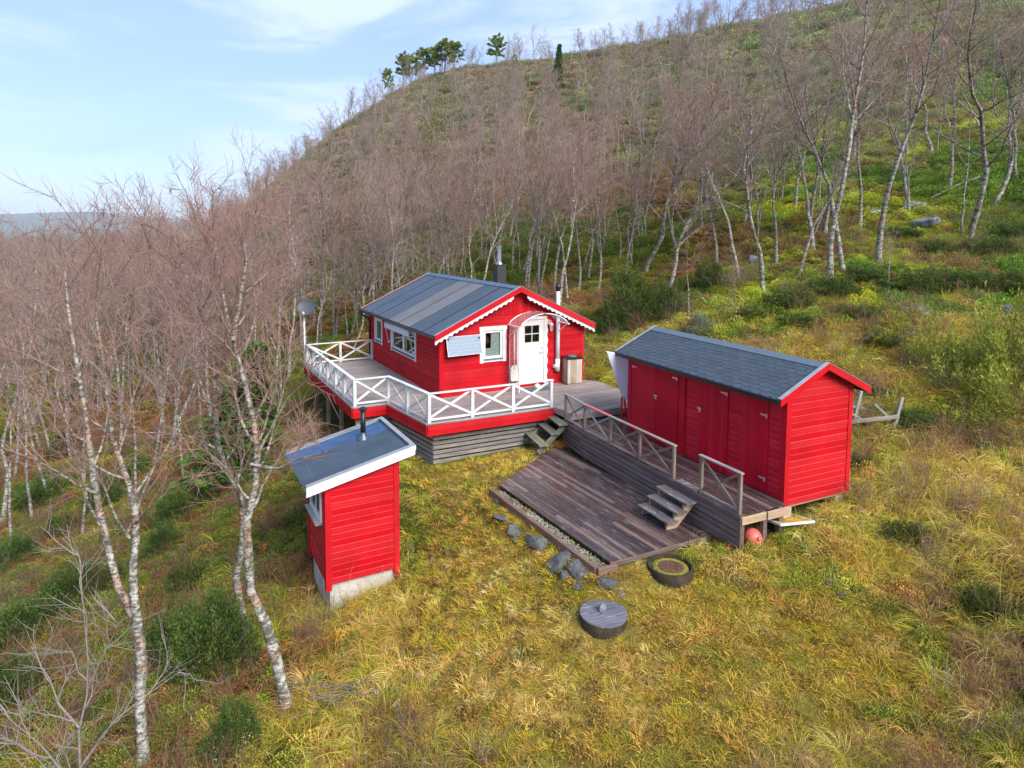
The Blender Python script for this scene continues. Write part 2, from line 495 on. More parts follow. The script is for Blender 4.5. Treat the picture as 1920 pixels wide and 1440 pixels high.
_lap = {}
def lap_board(parent, axis, off, sgn, a0b, a1b, a0t, a1t, z, h, mat='red', t=0.028, name='cladding_board', edge=False):
    """horizontal cladding board on a wall: runs along axis ('x' or 'y') at wall plane `off`, facing sgn*normal;
    its top edge slopes back under the next board"""
    j = rnd.uniform(-0.0015, 0.0015)
    key = (axis, sgn, round(a1b - a0b, 3), round(a0t - a0b, 3), round(a1t - a0b, 3), round(h, 3), mat, round(t, 3), edge)
    if key not in _lap:
        L = a1b - a0b
        def at_h(q): return (a0t - a0b) * q, L + (a1t - a1b) * q
        V = []
        for dz, dp in ((0, 0), (0, t), (h - (0.015 if edge else 0.022), t), (h, 0.003), (h, 0)):
            lo, hi = at_h(dz / h)
            for s in (lo, hi):
                V.append((s, sgn * dp, dz) if axis == 'x' else (sgn * dp, s, dz))
        Fc = [(2 * i, 2 * i + 1, 2 * i + 3, 2 * i + 2) for i in range(4)] + [(0, 2, 4, 6, 8), (1, 9, 7, 5, 3)]
        me = mesh(name, V, Fc)
        bm = bmesh.new(); bm.from_mesh(me)
        bmesh.ops.recalc_face_normals(bm, faces=bm.faces); bm.to_mesh(me); bm.free()
        me.materials.append(M[mat])
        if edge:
            me.materials.append(M['red_edge'])  # sloping top faces get the painted highlight colour
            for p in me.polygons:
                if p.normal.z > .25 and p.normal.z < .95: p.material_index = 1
        _lap[key] = me
    loc = (a0b, off + j, z) if axis == 'x' else (off + j, a0b, z)
    return add(name, _lap[key], mat, parent, Matrix.Translation(loc))

def clip_x(poly, y):
    xs = []
    n = len(poly)
    for i in range(n):
        (xa, ya), (xb, yb) = poly[i], poly[(i + 1) % n]
        if (ya <= y < yb) or (yb <= y < ya):
            xs.append(xa + (xb - xa) * (y - ya) / (yb - ya))
    xs.sort()
    return list(zip(xs[::2], xs[1::2]))
# ------------------------------------------------------------------ sites
CAB_O, CAB_YAW, CAB_W, CAB_L = (-2.06, 18.25), R(29.22), 5.0, 6.76
SH_O, SH_YAW, SH_W, SH_L = (5.11, 11.66), R(25.39), 1.73, 4.88
OUT_O, OUT_YAW, OUT_W, OUT_L, OUT_Z = (-3.468, 11.726), R(28.68), 1.37, 1.63, -1.95
def frame(o, yaw):
    c, s = math.cos(yaw), math.sin(yaw)
    return lambda x, y: (o[0] + c * x - s * y, o[1] + s * x + c * y)
cabw, shw, outw = frame(CAB_O, CAB_YAW), frame(SH_O, SH_YAW), frame(OUT_O, OUT_YAW)

DECK_POLY = [(-2.5, 6.55), (-2.5, 0.18), (-1.55, 0.15), (-1.28, -2.22), (2.40, -2.36), (2.40, -3.20),
             (5.1, -3.40), (5.25, -1.7), (5.35, -0.45), (5.02, -0.02), (5.02, 0.0), (0.0, 0.0), (0.0, 6.55)]
SHED_DECK = [(-1.20, -0.14), (-1.20, 5.18), (-1.08, 6.30), (0.3, 6.9), (0.3, -0.02), (0.0, -0.02), (-0.05, -0.10)]
PLATFORM = [(-3.54, 0.48), (-3.87, 4.35), (-1.30, 6.20), (-1.12, 5.1), (-1.12, 0.55)]
PLAT_PAD = [(-3.80, 0.36), (-4.16, 4.20), (-3.87, 4.55), (-1.2, 6.5), (-1.0, 0.2)]

def in_poly(x, y, poly):
    x = np.asarray(x); y = np.asarray(y)
    ins = np.zeros(x.shape, bool)
    n = len(poly)
    for i in range(n):
        (xa, ya), (xb, yb) = poly[i], poly[(i + 1) % n]
        if ya == yb: continue
        c = ((ya > y) != (yb > y)) & (x < (xb - xa) * (y - ya) / (yb - ya) + xa)
        ins ^= c
    return ins
def dist_poly(x, y, poly):
    x = np.asarray(x, float); y = np.asarray(y, float)
    best = np.full(x.shape, 1e9)
    n = len(poly)
    for i in range(n):
        (xa, ya), (xb, yb) = poly[i], poly[(i + 1) % n]
        dx, dy = xb - xa, yb - ya
        t = np.clip(((x - xa) * dx + (y - ya) * dy) / (dx * dx + dy * dy + 1e-9), 0, 1)
        best = np.minimum(best, np.hypot(x - xa - t * dx, y - ya - t * dy))
    return np.where(in_poly(x, y, poly), -best, best)

def wpoly(fr, poly): return [fr(a, b) for a, b in poly]
W_DECK = wpoly(cabw, DECK_POLY)
W_CABIN = wpoly(cabw, [(0, 0), (CAB_W, 0), (CAB_W, CAB_L), (0, CAB_L)])
W_CABDECK = wpoly(cabw, [(-2.5, 6.76), (-2.5, 0.18), (-1.55, 0.15), (-1.28, -2.22), (2.4, -2.36), (2.4, -3.2), (5.1, -3.4), (5.25, -1.7), (5.35, -.45), (5.0, 0), (5.0, 6.76)])
W_SHED = wpoly(shw, [(0, 0), (SH_W, 0), (SH_W, SH_L), (0, SH_L)])
W_SHDECK = wpoly(shw, SHED_DECK)
W_PAD = wpoly(shw, PLAT_PAD)
W_PLAT = wpoly(shw, PLATFORM)
W_OUT = wpoly(outw, [(0, 0), (OUT_W, 0), (OUT_W, OUT_L), (0, OUT_L)])

# ------------------------------------------------------------------ terrain heights
_ctl = []
def cp(x, y, z): _ctl.append((x, y, z))
def cpx(u, Y, z): cp((u - 960.0) / F_PX * Y, Y, z)
# the clearing round the buildings
for p in ((-2.0, 15.95, -1.12), (0.77, 17.3, -0.98), (-0.3, 14.3, -0.98), (-0.75, 12.9, -1.2), (0.2, 11.2, -1.2), (1.0, 9.9, -1.2),
          (1.45, 9.4, -1.27), (2.75, 10.5, -1.0), (4.0, 10.7, -0.92), (5.6, 11.2, -0.72), (6.7, 12.3, -0.48), (7.6, 14.5, -0.25),
          (5.3, 17.5, -0.1), (3.5, 19.4, -0.1), (2.6, 20.9, -0.05), (4.6, 20.6, 0.15), (0.2, 25.8, 0.2), (-5.6, 24.8, -0.9),
          (-7.6, 22.5, -1.7), (-5.2, 16.6, -1.75), (-2.2, 12.4, -2.12), (-3.5, 11.7, -2.46), (-4.4, 13.1, -2.6), (-3.0, 14.2, -1.75),
          (-1.0, 10.6, -1.72), (-1.2, 8.6, -1.85), (1.2, 7.6, -1.55), (4.0, 8.2, -1.25), (7.0, 9.0, -0.95), (9.5, 12.0, -0.35),
          (-3.2, 9.2, -2.25), (-5.9, 10.2, -2.85), (-3.0, 7.0, -2.3), (1.0, 5.5, -1.7), (6.0, 6.0, -1.3), (10.5, 8.0, -0.7)):
    cp(*p)
for u, pr in {
    1900: ((12, -.25), (15, .35), (22, 2.6), (30, 5.2), (45, 12.5), (70, 27), (95, 40), (115, 52), (150, 60), (220, 62)),
    1700: ((16, .2), (22, 2.2), (30, 5.0), (45, 11.5), (70, 24.5), (100, 40), (125, 51), (160, 56), (220, 54)),
    1500: ((20, 1.2), (24, 2.6), (32, 5.4), (45, 10.5), (70, 21), (100, 35), (135, 50), (170, 52), (230, 48)),
    1250: ((23, 1.0), (28, 2.2), (36, 4.6), (50, 9.5), (75, 19), (110, 33), (150, 48.5), (180, 49), (240, 42)),
    960: ((27, .8), (32, 1.9), (42, 4.2), (60, 9.5), (100, 23.5), (140, 38.5), (166, 46), (190, 45), (250, 36)),
    820: ((30, .6), (38, 1.8), (55, 6.0), (100, 21), (140, 35.5), (165, 43), (190, 41), (250, 30)),
    720: ((32, -.4), (45, 1.6), (70, 8.5), (110, 20), (150, 33), (166, 36.5), (190, 33), (250, 20)),
    620: ((36, -1.4), (60, 2.2), (100, 12), (140, 23), (165, 27), (200, 20), (260, 2)),
    500: ((26, -3), (45, -2.6), (80, 1.5), (120, 9), (150, 12), (200, 6), (260, -2)),
    380: ((18, -3.2), (40, -4.6), (80, -4), (140, -1), (200, -2), (260, -4)),
    200: ((14, -3.4), (25, -4.3), (50, -4.6), (100, -3.6), (160, -2.6), (250, -2.5)),
    0: ((10, -3.6), (16, -4.5), (30, -5.4), (60, -5.6), (120, -4.6), (220, -4.0)),
    -250: ((8, -4), (20, -6.0), (60, -7.0), (150, -6)),
    2200: ((8, -.2), (14, 1.2), (25, 5), (50, 16), (90, 36), (140, 55)),
}.items():
    for Y, z in pr: cpx(u, Y, z)
for p in ((0, -20, -3), (-25, -20, -8), (25, -20, 1), (-40, 5, -9), (40, 0, 6), (60, 20, 22), (-80, 30, -9), (-150, 100, -7),
          (160, 60, 62), (150, 200, 60), (0, -80, -10), (-100, -80, -16), (100, -80, 15), (0, 320, 20), (-150, 320, -6), (200, 320, 45)):
    cp(*p)
_C = np.array(_ctl)
_SC = 40.0
def _tps_u(r2):
    return np.where(r2 > 1e-12, r2 * np.log(r2 + 1e-12), 0.0)
_X = _C[:, :2] / _SC
_K = _tps_u(((_X[:, None] - _X[None]) ** 2).sum(-1)) + np.eye(len(_X)) * 2e-6
_P = np.c_[np.ones(len(_X)), _X]
_A = np.block([[_K, _P], [_P.T, np.zeros((3, 3))]])
_Wt = np.linalg.solve(_A, np.r_[_C[:, 2], np.zeros(3)])

def ground_z(x, y, detail=True):
    x = np.asarray(x, float); y = np.asarray(y, float)
    shp = x.shape
    x = x.ravel(); y = y.ravel()
    xc, yc = np.clip(x, -170, 210), np.clip(y, -90, 330)
    q = np.c_[xc, yc] / _SC
    z = np.empty(len(x))
    for s in range(0, len(x), 20000):
        qq = q[s:s + 20000]
        U = _tps_u(((qq[:, None] - _X[None]) ** 2).sum(-1))
        z[s:s + 20000] = U @ _Wt[:-3] + _Wt[-3] + qq @ _Wt[-2:]
    over = np.hypot(x - xc, y - yc)
    z = z + (-95.0 - z) * (1 - np.exp(-(over / 420.0) ** 2))
    if detail:
        d = np.hypot(x, y)
        far = np.clip((d - 18) / 30, 0, 1)
        z = z + (fbm(x / 5.5, y / 5.5, 3) - 0.5) * (0.22 + 1.2 * far) + (fbm(x / 1.1, y / 1.1, 9, 3) - 0.5) * (0.13 + 0.35 * far)
        z = z + (fbm(x / 22, y / 22, 21) - 0.5) * 3.0 * np.clip((d - 45) / 60, 0, 1)
    near = (np.abs(x) < 20) & (y > 2) & (y < 40)
    if near.any():
        xn, yn, zn = x[near], y[near], z[near]
        def cap(poly, lim, slope=0.75, marg=0.15):
            nonlocal zn
            dd = dist_poly(xn, yn, poly)
            zn = np.minimum(zn, lim + np.maximum(0, dd - marg) * slope)
        cap(W_CABDECK, -0.20)
        cap(W_SHED, -0.62, 0.8, 0.0)
        cap(W_SHDECK, -0.60, 0.7, 0.05)
        dd = dist_poly(xn, yn, W_PAD)
        t = np.clip(1 - dd / 0.55, 0, 1); t = t * t * (3 - 2 * t)
        zn = zn * (1 - t) + (-0.955) * t
        z[near] = zn
    return z.reshape(shp)

def gz(x, y): return float(ground_z(np.array([x]), np.array([y]))[0])

_tcache = {}
def hit(u, v, lo=7.0, hi=260.0):
    """where the sight line meets the terrain"""
    r = ray(u, v)
    Y = np.geomspace(lo, hi, 700)
    t = Y / r[1]
    x, y, z = r[0] * t, Y, CAM_H + r[2] * t
    g = ground_z(x, y)
    k = np.argmax(g >= z)
    if not (g >= z).any(): k = len(Y) - 1
    return float(x[k]), float(y[k]), float(g[k])

# ------------------------------------------------------------------ terrain sheet
def axis_pts(fine0, fine1, step, far0, far1, n):
    a = np.arange(fine0, fine1, step)
    g = np.linspace(0, 1, n + 1)[1:]
    up = fine1 + (far1 - fine1) * g ** 2.4
    dn = fine0 - (fine0 - far0) * g ** 2.4
    return np.concatenate([dn[::-1], a, up])
tx = axis_pts(-16, 17, 0.16, -900, 900, 130)
ty = axis_pts(4, 30, 0.16, -500, 900, 150)
GX, GY = np.meshgrid(tx, ty)
GZ = ground_z(GX, GY)
nx, ny = len(tx), len(ty)
Vt = np.c_[GX.ravel(), GY.ravel(), GZ.ravel()]
I = (np.arange(ny - 1)[:, None] * nx + np.arange(nx - 1)[None]).ravel()
Ft = np.c_[I, I + 1, I + nx + 1, I + nx]
me = bpy.data.meshes.new('ground')
me.vertices.add(len(Vt)); me.vertices.foreach_set('co', Vt.ravel())
me.loops.add(Ft.size); me.loops.foreach_set('vertex_index', Ft.ravel())
me.polygons.add(len(Ft)); me.polygons.foreach_set('loop_start', np.arange(0, Ft.size, 4))
me.update(); me.validate(); me.shade_smooth()

def lawnness(x, y):
    """1 on the mown lawn of the clearing, 0 on the rough hillside"""
    c = [(-2.4, 16.2), (1.2, 17.5), (0.3, 13.5), (3.5, 10.5), (6.6, 9.6), (5.5, 7.5), (1.5, 6.4), (-1.2, 7.6), (-1.9, 10.2), (-2.0, 13.2)]
    d = dist_poly(x, y, c)
    return np.clip(0.5 - d / 1.6 + (fbm(np.asarray(x) / 1.5, np.asarray(y) / 1.5, 31) - .5) * 1.0, 0, 1)
lw = lawnness(Vt[:, 0], Vt[:, 1])
att = me.attributes.new('lawn', 'FLOAT', 'POINT')
att.data.foreach_set('value', lw.astype(np.float32))

def ground_mat():
    m, nn, ll, bs = nodes_of('moor_ground')
    tc = nn.new('ShaderNodeTexCoord')
    P = tc.outputs['Object']
    big = noise(nn, ll, P, 0.22, 5, 0.6)
    mid = noise(nn, ll, P, 1.3, 6, 0.65)
    fine = noise(nn, ll, P, 11, 6, 0.7)
    rough_c = mixc(nn, ll, remap(nn, ll, mid, 0.36, 0.64), (0.045, 0.048, 0.012), (0.13, 0.08, 0.028))
    rough_c = mixc(nn, ll, remap(nn, ll, big, 0.42, 0.62, 0, 0.85), rough_c, (0.12, 0.125, 0.022))
    lawn_c = mixc(nn, ll, remap(nn, ll, mid, 0.36, 0.64), (0.17, 0.145, 0.02), (0.27, 0.19, 0.045))
    at_ = nn.new('ShaderNodeAttribute'); at_.attribute_name = 'lawn'
    c = mixc(nn, ll, at_.outputs['Fac'], rough_c, lawn_c)
    c = mixc(nn, ll, remap(nn, ll, fine, 0.35, 0.65), mixc(nn, ll, 0.45, c, (0.03, 0.022, 0.008)), c)
    ll.new(c, bs.inputs['Base Color'])
    bs.inputs['Roughness'].default_value = 0.95
    bs.inputs['Specular IOR Level'].default_value = 0.1
    bump(nn, ll, bs, fine, 1.0, 0.06)
    return m
M['ground'] = ground_mat()
tag(add('ground', me, 'ground'), 'mossy grass and heath ground of the clearing and the hillside', None, None, 'structure')

# sea and the far shore
def water_mat():
    m, nn, ll, bs = nodes_of('fjord_water')
    bs.inputs['Base Color'].default_value = (0.10, 0.16, 0.22, 1)
    bs.inputs['Roughness'].default_value = 0.25
    return m
M['water'] = water_mat()
seav = [(-8800, -700, -80), (2600, -700, -80), (2600, 8800, -80), (-8800, 8800, -80)]
tag(add('sea', mesh('sea', seav, [(0, 1, 2, 3)]), 'water'), 'pale fjord water far below the slope', None, None, 'structure')
M['farhill'] = plain('far_forest', (0.060, 0.085, 0.075), 0.95, 0.4, 0.004, bmp=0.0)
def far_hills():
    n, k = 160, 12
    V, Fc = [], []
    for i in range(n):
        a = -1.35 + 1.6 * i / (n - 1)           # bearing from north, over the left horizon
        for j in range(k):
            q = j / (k - 1)
            d = 5200 + 2600 * q
            h = math.sin(math.pi * min(1, q * 1.0) ** 0.8) * (150 + 130 * float(fbm(np.array([i / 13.0]), np.array([j / 6.0]), 5)[0]))
            V.append((math.sin(a) * d, math.cos(a) * d, -82 + h))
    for i in range(n - 1):
        for j in range(k - 1):
            b = i * k + j
            Fc.append((b, b + 1, b + k + 1, b + k))
    return mesh('hills', V, Fc, True)
tag(add('hills', far_hills(), 'farhill'), 'low wooded hills across the fjord', None, None, 'structure')
def boxes(name, mat, parent, lst):
    V, Fc = [], []
    for (x0, x1, y0, y1, z0, z1) in lst:
        b = len(V)
        V += [(x0, y0, z0), (x1, y0, z0), (x1, y1, z0), (x0, y1, z0), (x0, y0, z1), (x1, y0, z1), (x1, y1, z1), (x0, y1, z1)]
        Fc += [tuple(b + i for i in f) for f in ((0, 3, 2, 1), (4, 5, 6, 7), (0, 1, 5, 4), (1, 2, 6, 5), (2, 3, 7, 6), (3, 0, 4, 7))]
    return add(name, mesh(name, V, Fc), mat, parent)

def clad(parent, axis, off, sgn, a0, a1, z0, pitch, top, holes=(), mat='red', t=0.028, edge=False):
    """cover a wall with lap boards; top(a) is the wall's upper outline, holes are (a0,a1,z0,z1)"""
    z = z0
    zmax = max(top(a0 + (a1 - a0) * i / 60) for i in range(61))
    while z < zmax - 0.01:
        h = pitch
        zt = z + h
        def span(zz):
            ok = [a0 + (a1 - a0) * i / 400 for i in range(401) if top(a0 + (a1 - a0) * i / 400) >= zz - 1e-6]
            return (ok[0], ok[-1]) if ok else None
        sb, st = span(z), span(zt)
        if sb is None: break
        if st is None: st = ((sb[0] + sb[1]) / 2,) * 2
        segs = [(sb[0], sb[1])]
        for (h0, h1, hz0, hz1) in holes:
            if zt > hz0 + 0.01 and z < hz1 - 0.01:
                ns = []
                for s0, s1 in segs:
                    if h0 > s0: ns.append((s0, min(s1, h0)))
                    if h1 < s1: ns.append((max(s0, h1), s1))
                segs = ns
        for s0, s1 in segs:
            if s1 - s0 < 0.02: continue
            t0 = st[0] if s0 == sb[0] else s0
            t1 = st[1] if s1 == sb[1] else s1
            lap_board(parent, axis, off, sgn, s0, s1, t0, t1, z, h, mat, t, 'cladding_board', edge)
        z += pitch

def wall_core(name, mat, parent, axis, off0, off1, a0, a1, z0, z1, holes=()):
    """solid wall between two planes with real openings"""
    xs = sorted({a0, a1, *[h[0] for h in holes], *[h[1] for h in holes]})
    zs = sorted({min(z1, max(z0, q)) for q in (z0, z1, *[h[2] for h in holes], *[h[3] for h in holes])})
    L = []
    for i in range(len(xs) - 1):
        for j in range(len(zs) - 1):
            mx, mz = (xs[i] + xs[i + 1]) / 2, (zs[j] + zs[j + 1]) / 2
            if any(h[0] < mx < h[1] and h[2] < mz < h[3] for h in holes): continue
            L.append((xs[i], xs[i + 1], off0, off1, zs[j], zs[j + 1]) if axis == 'x' else (off0, off1, xs[i], xs[i + 1], zs[j], zs[j + 1]))
    return boxes(name, mat, parent, L)

def window(parent, axis, off, sgn, a0, a1, z0, z1, trim, nsash, cw=0.035, curtain=True):
    """white trim in front of the cladding (part), sashes, panes and curtains behind it (sub-parts)"""
    def B(b0, b1, p0, p1, c0, c1):
        lo, hi = sorted((off + sgn * p0, off + sgn * p1))
        return (b0, b1, lo, hi, c0, c1) if axis == 'x' else (lo, hi, b0, b1, c0, c1)
    w = boxes('window', 'white', parent, [
        B(a0, a0 + trim, -0.02, 0.05, z0, z1 - trim * 1.02), B(a1 - trim, a1, -0.02, 0.05, z0, z1 - trim * 1.02),
        B(a0 - 0.02, a1 + 0.02, -0.02, 0.056, z1 - trim, z1), B(a0 + trim, a1 - trim, -0.02, 0.04, z0 + 0.02, z0 + trim * .8)])
    boxes('sill', 'black' if axis == 'y' else 'mat', w, [B(a0 + trim + .004, a1 - trim - .004, 0.0, 0.085, z0 + trim * .8 + .003, z0 + trim * .8 + 0.022)])
    i0, i1, j0, j1 = a0 + trim, a1 - trim, z0 + trim * .8 + .025, z1 - trim
    for k in range(nsash):
        s0, s1 = i0 + (i1 - i0) * k / nsash + .003, i0 + (i1 - i0) * (k + 1) / nsash - .003
        sw = 0.075
        boxes('sash', 'white', w, [B(s0, s0 + sw, -0.03, 0.02, j0, j1), B(s1 - sw, s1, -0.03, 0.02, j0, j1),
                                   B(s0 + sw, s1 - sw, -0.03, 0.018, j0, j0 + sw), B(s0 + sw, s1 - sw, -0.03, 0.018, j1 - sw, j1)])
        boxes('pane', 'glass', w, [B(s0 + sw - .004, s1 - sw + .004, -0.012, -0.007, j0 + sw - .004, j1 - sw + .004)])
        if curtain:
            n = 30
            V, Fc = [], []
            full = s1 - s0
            for side in ((0, 1) if axis == 'y' else (1,)):
                b = len(V)
                for i in range(n + 1):
                    q = i / n * full * (0.34 if axis == 'y' else 0.55)
                    a = s0 + q if side == 0 else s1 - q
                    p = -0.045 - 0.014 * math.sin(q * 95)
                    for zz in (j0 + 0.02, j1):
                        V.append((a, off + sgn * p, zz) if axis == 'x' else (off + sgn * p, a, zz))
                for i in range(n):
                    Fc.append((b + 2 * i, b + 2 * i + 1, b + 2 * i + 3, b + 2 * i + 2))
            if axis == 'x':
                b = len(V)
                for i in range(41):
                    a = s0 + full * i / 40; p = -0.05 - 0.012 * math.sin(i * 1.3)
                    V += [(a, off + sgn * p, j0), (a, off + sgn * p, j0 + (j1 - j0) * .36)]
                Fc += [(b + 2 * i, b + 2 * i + 1, b + 2 * i + 3, b + 2 * i + 2) for i in range(40)]
            add('curtain', mesh('curtain', V, Fc, True), 'curtain', w)
    return w

# ================================================================== CABIN
cabin = thing('cabin', 'small red board-clad cabin with slate-blue corrugated roof and white scalloped gable trim', 'cabin', (*CAB_O, 0), CAB_YAW)
RS, RE, RZ = 0.4635, -0.24, 1.87                      # roof pitch, eave line
def croof(x): return RZ + RS * (x - RE) if x <= CAB_W / 2 else RZ + RS * (CAB_W - RE - x)
FW = (1.26, 2.15, 0.89, 1.98)                        # front window opening incl. trim
FD = (2.53, 3.60, 0.06, 2.17)                        # door
LW1, LW2 = (5.25, 6.14, 0.71, 1.71), (1.86, 4.27, 0.71, 1.70)
def shrink(h, m): return (h[0] + m, h[1] - m, h[2] + m, h[3] - m)
wall_core('wall', 'red', cabin, 'x', 0.0, 0.12, 0.0, CAB_W, -0.1, 1.90, [shrink(FW, .09), shrink(FD, .04)])
boxes('wall', 'red', cabin, [(0.12, CAB_W - .12, CAB_L - .12, CAB_L, -0.1, 1.9), (CAB_W - 0.12, CAB_W, 0.12, CAB_L, -0.1, 1.9)])
wall_core('wall', 'red', cabin, 'y', 0.0, 0.12, 0.12, CAB_L - .0, -0.1, 1.90, [shrink(LW1, .09), shrink(LW2, .09)])
for yy in (0.0, CAB_L - 0.12):
    prism('gable_wall', 'red', cabin, [(0.02, 1.90), (CAB_W - 0.02, 1.90), (CAB_W - .02, croof(0) - .1), (CAB_W / 2, croof(2.5) - 0.09), (.02, croof(0) - .1)], 0.12, Matrix.Translation((0, yy, 0)))
boxes('floor', 'interior', cabin, [(0.12, CAB_W - .12, 0.12, CAB_L - .12, -0.06, 0.0)])
boxes('ceiling', 'interior', cabin, [(0.12, CAB_W - .12, 0.12, CAB_L - .12, 1.85, 1.885)])
clad(cabin, 'x', 0.0, -1, 0.075, CAB_W - 0.075, -0.03, 0.131, lambda x: croof(x) - 0.13, [FW, FD])
clad(cabin, 'y', 0.0, -1, 0.075, CAB_L - 0.075, -0.03, 0.131, lambda y: 1.93, [LW1, LW2])
clad(cabin, 'x', CAB_L, 1, 0.075, CAB_W - 0.075, -0.03, 0.131, lambda x: croof(x) - 0.13)
clad(cabin, 'y', CAB_W, 1, 0.075, CAB_L - 0.075, -0.03, 0.131, lambda y: 1.93)
for cx, cy in ((0, 0), (CAB_W, 0), (0, CAB_L), (CAB_W, CAB_L)):
    sx, sy = (-1 if cx == 0 else 1), (-1 if cy == 0 else 1)
    X = sorted((cx + sx * 0.040, cx - sx * 0.075)); Y = sorted((cy + sy * 0.040, cy - sy * 0.075))
    boxes('corner_board', 'red', cabin, [(X[0], X[1], Y[0], Y[1], -0.05, 1.935)])
# gable: vertical boards with pointed tips
x = 0.42
while x < CAB_W - 0.42:
    xm = x + 0.05
    zt = min(croof(x), croof(x + .1)) - 0.09
    zb = min(2.29, croof(xm) - 0.40)
    prism('gable_board', 'red', cabin, [(x + .003, zt), (x + .003, zb + .06), (x + .02, zb + .02), (xm, zb), (x + .08, zb + .02), (x + .097, zb + .06), (x + .097, zt)], 0.022,
          Matrix.Translation((0, -0.048 - rnd.uniform(0, .003), 0)))
    x += 0.103
# windows and door
w1 = window(cabin, 'x', 0.0, -1, *FW, 0.115, 1)
lathe('lampshade', 'lamp_dark', w1, [(0.165, 0.0), (0.16, 0.06), (0.10, 0.16), (0.05, 0.24), (0.03, 0.27)], 20, Matrix.Translation((1.58, 0.24, 1.47)))
window(cabin, 'y', 0.0, -1, *LW1, 0.10, 1)
window(cabin, 'y', 0.0, -1, *LW2, 0.10, 2)
frame_o = boxes('door_frame', 'white', cabin, [(2.53, 2.62, -0.055, 0.10, 0.06, 2.10), (2.53, 3.60, -0.058, 0.10, 2.105, 2.19), (3.505, 3.56, -0.055, 0.10, 0.06, 2.10)])
wave = [(3.562, 0.05)] + [(3.625 + 0.018 * math.sin(i * 1.05), 0.05 + i * 0.0537) for i in range(39)] + [(3.562, 2.09)]
prism('scalloped_trim', 'white', cabin, wave, 0.03, Matrix.Translation((0, -0.06, 0)))
DW = (2.80, 3.33, 1.39, 1.92)
door = wall_core('door', 'white', cabin, 'x', -0.03, 0.02, 2.625, 3.50, 0.09, 2.10, [DW])
boxes('muntin', 'white', door, [(3.055, 3.075, -0.034, -0.006, DW[2], DW[3]), (DW[0], DW[1], -0.036, -0.006, 1.645, 1.665),
      (DW[0] - .03, DW[1] + .03, -0.04, -0.0305, DW[3], DW[3] + .03), (DW[0] - .03, DW[1] + .03, -0.04, -0.0305, DW[2] - .03, DW[2]),
      (DW[0] - .03, DW[0], -0.04, -0.0305, DW[2], DW[3]), (DW[1], DW[1] + .03, -0.04, -0.0305, DW[2], DW[3])])
for i in range(2):
    for j in range(2):
        boxes('pane', 'glass', door, [(DW[0] + i * .2655, DW[0] + .2645 + i * .2655, -0.012, -0.008, DW[2] + j * .2655, DW[2] + .2645 + j * .2655)])
tube('handle', 'steel', door, [(3.44, -0.03, 1.06), (3.44, -0.085, 1.06), (3.31, -0.085, 1.055)], 0.011, 8)
lathe('lock', 'black', door, [(0.02, 0), (0.02, 0.012)], 12, Matrix.Translation((3.43, -0.03, 1.18)) @ Matrix.Rotation(R(90), 4, 'X'))
# roof: sheets of corrugated metal on a deck, both slopes
y0, y1 = -0.30, CAB_L + 0.30
for s in (0, 1):
    def rp(x, dz=0.0): return (x if s == 0 else CAB_W - x, RZ + RS * (x - RE) + dz)
    poly = [rp(RE, -0.03), rp(CAB_W / 2, -0.03), rp(CAB_W / 2, -0.085), rp(RE, -0.085)]
    prism('roof_deck', 'red', cabin, poly, y1 - y0 - .02, Matrix.Translation((0, y0 + .01, 0)))
    ns = 7
    wsh = (y1 - y0) / ns
    for k in range(ns):
        V, Fc = [], []
        m = 54
        lift = 0.003 * (k % 2)
        for i in range(m + 1):
            yy = y0 + wsh * (k + i / m) + (0.03 if i == m and k < ns - 1 else 0)
            dz = 0.020 * math.sin(2 * math.pi * i / m * 6) + lift - 0.012
            if i <= 1: dz += 0.007
            for xq, zq in (rp(RE - 0.03, dz), rp(CAB_W / 2 - .01, dz)):
                V.append((xq, yy, zq))
        for i in range(m):
            Fc.append((2 * i, 2 * i + 1, 2 * i + 3, 2 * i + 2) if s == 1 else (2 * i, 2 * i + 2, 2 * i + 3, 2 * i + 1))
        o = add('roof_sheet', mesh('roof_sheet', V, Fc), 'roof_grey' if (s == 0 and k in (2, 3)) else 'roof', cabin)
        if s == 0 and k in (2, 3): o['label'] = 'paler grey roof sheet'
prism('ridge_cap', 'ridge_blue', cabin, [(2.5, croof(2.5) + .045), (2.63, croof(2.63) + .02), (2.63, croof(2.63) + .005), (2.5, croof(2.5) + .025), (2.37, croof(2.37) + .005), (2.37, croof(2.37) + .02)], y1 - y0 - .06, Matrix.Translation((0, y0 + .04, 0)))
# barge boards, grey flashing, white scalloped trim
for end, yb in ((0, y0 - 0.028), (1, y1 + 0.003)):
    for s in (0, 1):
        def q(x, dz): return (x if s == 0 else CAB_W - x, RZ + RS * (x - RE) + dz)
        prism('barge_board', 'red', cabin, [q(RE - .05, .03), q(2.5, .03), q(2.5, -.135), q(RE - .05, -.135)], 0.025, Matrix.Translation((0, yb, 0)))
        prism('barge_flashing', 'flash', cabin, [q(RE - .05, .034), q(2.5, .034), q(2.5, .046), q(RE - .05, .046)], 0.075, Matrix.Translation((0, yb - (0.008 if end == 0 else .042), 0)))
        if end == 0:
            n = 170
            up = [q(RE - .04 + (2.54) * i / n, -.10) for i in range(n + 1)]
            lo = [q(RE - .04 + (2.54) * i / n, -.238 - .022 * math.sin(i / n * 2.54 * 2 * math.pi / 0.16)) for i in range(n + 1)]
            prism('scalloped_trim', 'white', cabin, up + lo[::-1], 0.018, Matrix.Translation((0, y0 + .002, 0)))
